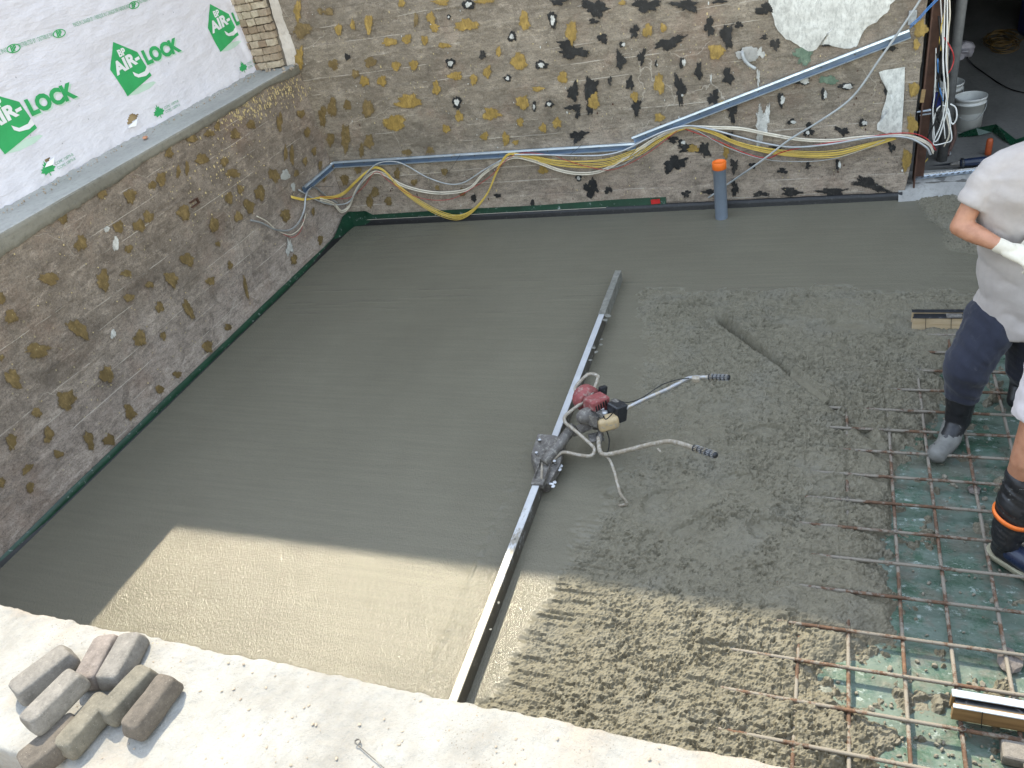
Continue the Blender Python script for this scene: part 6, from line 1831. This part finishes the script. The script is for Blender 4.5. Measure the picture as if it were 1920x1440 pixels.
# ------------------------------------------------------------------ people
def union(name, parts, mat, parent, voxel=.009, smooth_it=6, disp=None, sub=False):
    """parts: list of (p, q, r1, r2[, flat]) tapered capsules, fused into one skin"""
    V = []; F = []
    for pt in parts:
        if pt[0] == 'loft':
            rings = pt[1]; seg = 20; off = len(V)
            for (c, rx, ry, rz_) in rings:
                for k in range(seg):
                    a = 2 * math.pi * k / seg
                    ca, sa = math.cos(a), math.sin(a)
                    sgn = lambda v: (abs(v) ** .85) * (1 if v > 0 else -1)
                    x_, y_ = rx * sgn(ca), ry * sgn(sa)
                    V.append(Vector(c) + Vector((x_ * math.cos(rz_) - y_ * math.sin(rz_), x_ * math.sin(rz_) + y_ * math.cos(rz_), 0)))
            m = len(rings)
            for i in range(m - 1):
                for k in range(seg):
                    F.append([off + i * seg + k, off + i * seg + (k + 1) % seg, off + (i + 1) * seg + (k + 1) % seg, off + (i + 1) * seg + k])
            F.append([off + k for k in range(seg)][::-1]); F.append([off + (m - 1) * seg + k for k in range(seg)])
            continue
        p, q, r1, r2 = pt[:4]; p = Vector(p); q = Vector(q)
        d = (q - p); L = d.length; d = d.normalized() if L > 1e-6 else Vector((0, 0, 1))
        path = []; rad = []
        for a in (-1, -.85, -.6, -.3): path.append(p + d * r1 * a); rad.append(r1 * math.sqrt(max(.0004, 1 - a * a)))
        for k in range(5): path.append(p.lerp(q, k / 4)); rad.append(r1 + (r2 - r1) * k / 4)
        for a in ((.3, .6, .85, 1) if len(pt) < 5 else ()): path.append(q + d * r2 * a); rad.append(r2 * math.sqrt(max(.0004, 1 - a * a)))
        v, f = tube_data(path, rad, 14, True, len(V)); V += v; F += f
    me = bpy.data.meshes.new(name); me.from_pydata([tuple(v) for v in V], [], F); me.update()
    bmx = bmesh.new(); bmx.from_mesh(me); bmesh.ops.recalc_face_normals(bmx, faces=bmx.faces[:]); bmx.to_mesh(me); bmx.free()
    o = bpy.data.objects.new(name, me); scene.collection.objects.link(o)
    md = o.modifiers.new('r', 'REMESH'); md.mode = 'VOXEL'; md.voxel_size = voxel; md.use_smooth_shade = True
    ms = o.modifiers.new('s', 'SMOOTH'); ms.iterations = smooth_it; ms.factor = .5
    dg = bpy.context.evaluated_depsgraph_get(); dg.update()
    me2 = bpy.data.meshes.new_from_object(o.evaluated_get(dg))
    bpy.data.objects.remove(o)
    if disp:
        me2.update()
        n = len(me2.vertices); co = np.empty(n * 3); me2.vertices.foreach_get('co', co); co = co.reshape(-1, 3)
        nr = np.empty(n * 3); me2.vertices.foreach_get('normal', nr); nr = nr.reshape(-1, 3)
        me2.vertices.foreach_set('co', (co + nr * disp(co)[:, None]).ravel())
        me2.update()
    o2 = bpy.data.objects.new(name, me2); link(o2)
    me2.materials.clear(); me2.materials.append(mat)
    me2.polygons.foreach_set('use_smooth', [True] * len(me2.polygons))
    if parent: o2.parent = parent; o2.matrix_parent_inverse = wmat(parent).inverted()
    return o2


def folds(amp, sx_, sz_, seed, rot=0.0):
    def f(c):
        u = c[:, 0] * math.cos(rot) + c[:, 1] * math.sin(rot)
        w = c[:, 2] + .5 * u
        return amp * (np.abs(fbm(u * sx_ + c[:, 1] * sx_ * .7, w * sz_, 3, seed)) - .25) * 2 + amp * .3 * fbm(u * sx_ * 3, w * sz_ * 3, 2, seed + 3)
    return f


# --- worker in the pale T-shirt
p1 = empty('person', tuple(Vector((5.70, 3.9, -.10)))); tag(p1, 'worker in pale grey T-shirt and navy trousers standing on rebar, gloved hand at waist', 'person')
footL = P(1772, 832, 'z', -.05); foot = Vector((footL.x, footL.y, -.09))
ank = P(1795, 790, 'z', .03); kneeA = P(1812, 690, 'y', 3.80)
hipA = P(1868, 590, 'y', 3.97); hipB = hipA + Vector((.19, .06, .0))
pelvis = (hipA + hipB) / 2 + Vector((0, 0, .06))
shA = P(1860, 316, 'y', pelvis.y + .0)
neck = Vector((shA.x + .20, pelvis.y + .03, shA.z + .085)); chest = Vector((neck.x - .02, pelvis.y + .02, shA.z - .16)); headc = neck + Vector((.07, -.04, .17))
shB = Vector((2 * neck.x - shA.x + .0, shA.y + .1, shA.z))
elA = P(1800, 425, 'y', chest.y - .10); wrA = P(1878, 462, 'y', chest.y - .22)
elB = shB + Vector((.12, -.05, -.27)); wrB = wrA + Vector((.22, .03, .03))
kneeB = hipB + Vector((.03, .05, -.43)); ankB = P(1897, 800, 'z', .02); ankB = Vector((kneeB.x + .01, kneeB.y + .12, .02))
toeA = foot + Vector((-.045, -.09, .035)); 
body1 = union('body', [(pelvis, chest, .13, .15), (chest, neck, .14, .07), (neck, headc, .058, .06), (headc, headc + Vector((0, -.012, .02)), .092, .095), (headc + Vector((0, -.03, -.06)), headc + Vector((0, -.05, -.05)), .06, .045),
                       (headc + Vector((0, -.1, -.01)), headc + Vector((0, -.118, -.02)), .012, .014), (headc + Vector((-.092, 0, -.01)), headc + Vector((-.095, 0, .02)), .014, .014), (headc + Vector((.092, 0, -.01)), headc + Vector((.095, 0, .02)), .014, .014),
                       (neck + Vector((-.04, 0, -.07)), shA + Vector((.02, 0, -.03)), .05, .05), (neck + Vector((.05, 0, -.04)), shB, .06, .06),
                       (shA.lerp(elA, .25), elA, .052, .046), (elA, elA.lerp(wrA, .35), .047, .048), (elA.lerp(wrA, .35), wrA, .048, .030), (shB, elB, .056, .045), (elB, wrB, .045, .030),
                       (hipA, kneeA, .09, .06), (kneeA, ank, .055, .04), (hipB, kneeB, .09, .06), (kneeB, ankB, .055, .04)], M['skin'], p1, .008, 6)
# T-shirt: lofted torso plus sleeves
hem = pelvis + Vector((0, 0, -.10)); rz0 = .25
rings = [(hem + Vector((-.015, -.02, -.025)), .225, .165, rz0), (hem + Vector((-.01, -.015, .05)), .215, .155, rz0), (pelvis + Vector((0, -.01, .08)), .195, .140, rz0), ((pelvis + chest) / 2, .205, .140, rz0), (chest + Vector((-.015, 0, .05)), .235, .150, rz0), (chest + Vector((-.01, .01, .15)), .225, .135, rz0), (neck + Vector((0, 0, -.01)), .10, .085, rz0), (neck + Vector((0, 0, .02)), .07, .065, rz0)]
slA = shA.lerp(elA, .66)
shirt = union('t_shirt', [('loft', rings), (neck + Vector((-.02, 0, -.05)), shA + Vector((.02, 0, -.02)), .095, .086), (shA + Vector((.02, 0, -.02)), slA, .086, .080, 'flat'), (chest + Vector((-.08, 0, .08)), shA.lerp(elA, .25), .10, .082), (neck + Vector((.02, 0, -.05)), shB, .095, .086), (shB, shB.lerp(elB, .6), .086, .080, 'flat')], M['tshirt'], p1, .009, 5, folds(.013, 4, 5, 3))
tr = union('trousers', [(pelvis + Vector((-.04, 0, -.02)), pelvis + Vector((.05, 0, -.02)), .155, .155), (hipA, kneeA, .140, .112), (kneeA, kneeA.lerp(ank, .52), .110, .088, 'flat'), (hipB, kneeB, .135, .10), (kneeB, kneeB.lerp(ankB, .45), .09, .078)], M['navy'], p1, .009, 5, folds(.012, 7, 9, 9))
# boots
bA0 = kneeA.lerp(ank, .42)
boot = union('boot', [(bA0, ank, .078, .062), (ank, foot + Vector((.01, .0, .06)), .056, .052), (foot + Vector((.02, .03, .045)), toeA + Vector((0, 0, .01)), .050, .048)], M['rubber'], p1, .007, 5, folds(.004, 14, 10, 4))
mud = union('mud_coat', [(ank + Vector((-.012, -.006, -.03)), foot + Vector((.012, .0, .058)), .060, .057), (foot + Vector((.02, .02, .044)), toeA + Vector((0, -.004, .011)), .055, .053)], M['bootmud'], boot, .007, 4, folds(.005, 12, 12, 14))
union('boot', [(kneeB.lerp(ankB, .42), ankB, .068, .056), (ankB, ankB + Vector((-.03, -.12, -.06)), .052, .048)], M['rubber'], p1, .008, 5)
pm = P(1802, 717, 'y', kneeA.y - .08)
bm = bmesh.new()
for q in ((-.03, .0), (-.012, .006), (.005, -.004), (.02, .004), (.032, -.002)):
    bmesh.ops.create_icosphere(bm, subdivisions=1, radius=.009, matrix=Matrix.LocRotScale(pm + Vector((q[0], 0, q[1])), None, Vector((1.2, .8, .6))))
bm_obj('yellow_mark', bm, simple('boot_yellow_mark', (.6, .42, .03), .5), boot)
# gloved hand: palm and five fingers closing round each other
def hand(wr, dirv, upv, mat, parent, nm='glove', cuff=True, sc=1.0, thumb=-1):
    d = dirv.normalized(); s_ = d.cross(upv).normalized(); u = s_.cross(d).normalized()
    parts = [(wr - d * .035 * sc, wr + d * .02 * sc, .036 * sc, .034 * sc)] if cuff else []
    parts += [(wr + d * .02 * sc + s_ * k * sc, wr + d * .085 * sc + s_ * k * 1.25 * sc, .019 * sc, .016 * sc) for k in (-.024, -.008, .008, .024)]
    for k, (off, Lf) in enumerate(((-.033, .062), (-.011, .075), (.011, .078), (.033, .070))):
        b0 = wr + (d * .09 + s_ * off) * sc; b1 = b0 + (d * Lf * .42 - u * .012) * sc; b2 = b1 + (d * Lf * .16 - u * .030) * sc; b3 = b2 + (-d * .012 - u * .022) * sc
        parts += [(b0, b1, .0115 * sc, .0105 * sc), (b1, b2, .0105 * sc, .0095 * sc), (b2, b3, .0095 * sc, .0085 * sc)]
    t0 = wr + (d * .03 + s_ * .034 * thumb) * sc; t1 = t0 + (d * .035 + s_ * .022 * thumb - u * .012) * sc; t2 = t1 + (d * .032 + s_ * .004 * thumb - u * .018) * sc
    parts += [(t0, t1, .015 * sc, .013 * sc), (t1, t2, .0125 * sc, .010 * sc)]
    return union(nm, parts, mat, parent, .0045, 3)


hand(wrA + (wrA - elA).normalized() * .02, (wrA - elA) + Vector((.0, -.03, .02)), Vector((0, -.5, 1)), M['glove'], p1)
hand(wrB, Vector((-.6, -.3, -.05)), Vector((0, -.5, 1)), M['glove'], p1, thumb=1)
hr = bmesh.new(); bmesh.ops.create_uvsphere(hr, u_segments=20, v_segments=14, radius=1, matrix=Matrix.LocRotScale(headc + Vector((0, .02, .035)), None, Vector((.10, .105, .095))))
bm_obj('hair', hr, M['hair'], p1, True)

# --- worker in pale shorts, only a leg in the picture
kn = P(1925, 800, 'z', .50); ft = P(1885, 1058, 'z', -.02)
p2 = empty('person', (kn.x, kn.y, -.1)); tag(p2, 'worker at the right edge in pale shorts and tall black boots with an orange band', 'person')
an2 = P(1888, 1010, 'z', .05); kn2 = Vector((5.705, 2.985, .47)); hp2 = Vector((5.77, 3.08, .88)); pv2 = hp2 + Vector((.10, .03, .05))
sh2 = pv2 + Vector((.10, -.16, .42)); nk2 = pv2 + Vector((.12, -.20, .50)); hd2 = nk2 + Vector((.0, -.08, .15))
hp2b = hp2 + Vector((.20, .02, 0)); kn2b = hp2b + Vector((.03, -.04, -.42)); an2b = kn2b + Vector((0, .05, -.40))
shL = sh2 + Vector((-.17, .02, .04)); shR = sh2 + Vector((.19, .02, .04))
elL = shL + Vector((.05, -.10, -.28)); elR = shR + Vector((.06, -.1, -.27)); wL = elL + Vector((.18, -.16, -.08)); wR = elR + Vector((-.05, -.22, -.06))
union('body', [(pv2, sh2, .13, .14), (sh2, nk2, .12, .06), (nk2, hd2, .056, .06), (hd2, hd2 + Vector((0, -.01, .02)), .092, .094), (hd2 + Vector((0, -.10, -.02)), hd2 + Vector((0, -.12, -.03)), .012, .013), (hd2 + Vector((0, -.04, -.06)), hd2 + Vector((0, -.05, -.06)), .05, .045),
               (hd2 + Vector((-.092, 0, 0)), hd2 + Vector((-.095, 0, .02)), .014, .014), (hd2 + Vector((.092, 0, 0)), hd2 + Vector((.095, 0, .02)), .014, .014),
               (sh2, shL, .06, .056), (sh2, shR, .06, .056), (shL, elL, .052, .044), (elL, wL, .044, .028), (shR, elR, .052, .044), (elR, wR, .044, .028),
               (hp2, kn2, .088, .062), (kn2, kn2 + Vector((0, .01, -.12)), .060, .062), (kn2 + Vector((0, .01, -.12)), an2, .062, .04), (hp2b, kn2b, .088, .062), (kn2b, an2b, .058, .04)], M['skin'], p2, .008, 6)
union('shorts', [(pv2, pv2 + Vector((-.02, 0, -.04)), .155, .15), (hp2, hp2.lerp(kn2, .52), .125, .118, 'flat'), (hp2b, hp2b.lerp(kn2b, .55), .125, .118, 'flat')], M['shorts'], p2, .009, 5, folds(.010, 8, 8, 21))
ringp = [(pv2 + Vector((0, 0, .0)), .19, .15, 0), (pv2 + Vector((.02, -.03, .12)), .18, .14, 0), (pv2 + Vector((.06, -.10, .28)), .20, .145, 0), (sh2 + Vector((0, 0, .0)), .20, .13, 0), (nk2, .08, .075, 0)]
union('t_shirt', [('loft', ringp), (sh2, shL, .085, .075), (shL, shL.lerp(elL, .55), .075, .075), (sh2, shR, .085, .075), (shR, shR.lerp(elR, .55), .075, .075)], M['tshirt'], p2, .009, 5, folds(.009, 6, 7, 31))
hand(wL, wL - elL, Vector((0, 0, 1)), M['glove'], p2, thumb=-1); hand(wR, wR - elR, Vector((0, 0, 1)), M['glove'], p2, thumb=1)
hr = bmesh.new(); bmesh.ops.create_uvsphere(hr, u_segments=20, v_segments=14, radius=1, matrix=Matrix.LocRotScale(hd2 + Vector((0, .02, .035)), None, Vector((.10, .105, .095))))
bm_obj('hair', hr, M['hair'], p2, True)
bt0 = kn2 + Vector((0, .005, -.09)); toe2 = P(1918, 1088, 'z', -.01)
heel2 = Vector((an2.x, an2.y, -.015))
bo2 = union('boot', [(bt0, bt0.lerp(an2, .5), .066, .078), (bt0.lerp(an2, .5), an2, .078, .064), (an2, heel2, .064, .052), (heel2 + Vector((0, 0, .0)), heel2 + Vector((.10, -.10, .0)), .050, .048), (heel2 + Vector((.10, -.10, 0)), heel2 + Vector((.14, -.14, .0)), .048, .042)], M['rubber'], p2, .007, 4, folds(.008, 6, 22, 41))
bc2 = bt0.lerp(an2, .63)
V = []; F = []; nn_ = 40
for j, (dz, rr_) in enumerate(((-.010, .074), (-.010, .0835), (.010, .0835), (.010, .074))):
    for k in range(nn_):
        a = 2 * math.pi * k / nn_
        V.append(bc2 + Vector((rr_ * math.cos(a), rr_ * math.sin(a), dz - .16 * .08 * math.cos(a) * 2.2)))
for j in range(3):
    for k in range(nn_): F.append([j * nn_ + k, j * nn_ + (k + 1) % nn_, (j + 1) * nn_ + (k + 1) % nn_, (j + 1) * nn_ + k])
mesh_obj('orange_band', V, F, M['orangeband'], bo2, True)
union('boot_foot', [(heel2 + Vector((.03, -.03, .006)), heel2 + Vector((.145, -.145, .004)), .052, .045)], M['navyrubber'], bo2, .007, 4)
sol = union('sole', [(heel2 + Vector((-.01, .01, -.035)), heel2 + Vector((.15, -.15, -.035)), .060, .054)], M['soletan'], bo2, .007, 3)
for v in sol.data.vertices: v.co.z = min(v.co.z, heel2.z - .028) if v.co.z > heel2.z - .028 else max(v.co.z, heel2.z - .058)
for k in range(3):
    lb = mesh_obj('boot_print', *(lambda vf: ([bt0 + Vector((-.02 + v[0], -.0675 - .008, -.02 - .018 * k + v[1])) for v in vf[0]], vf[1]))(textmesh('ROOTS' if False else '-----', .02)), M['greyc'], bo2)
union('boot', [(kn2b + Vector((0, 0, -.08)), an2b, .070, .060), (an2b, an2b + Vector((.0, -.14, -.05)), .055, .048)], M['rubber'], p2, .008, 4)
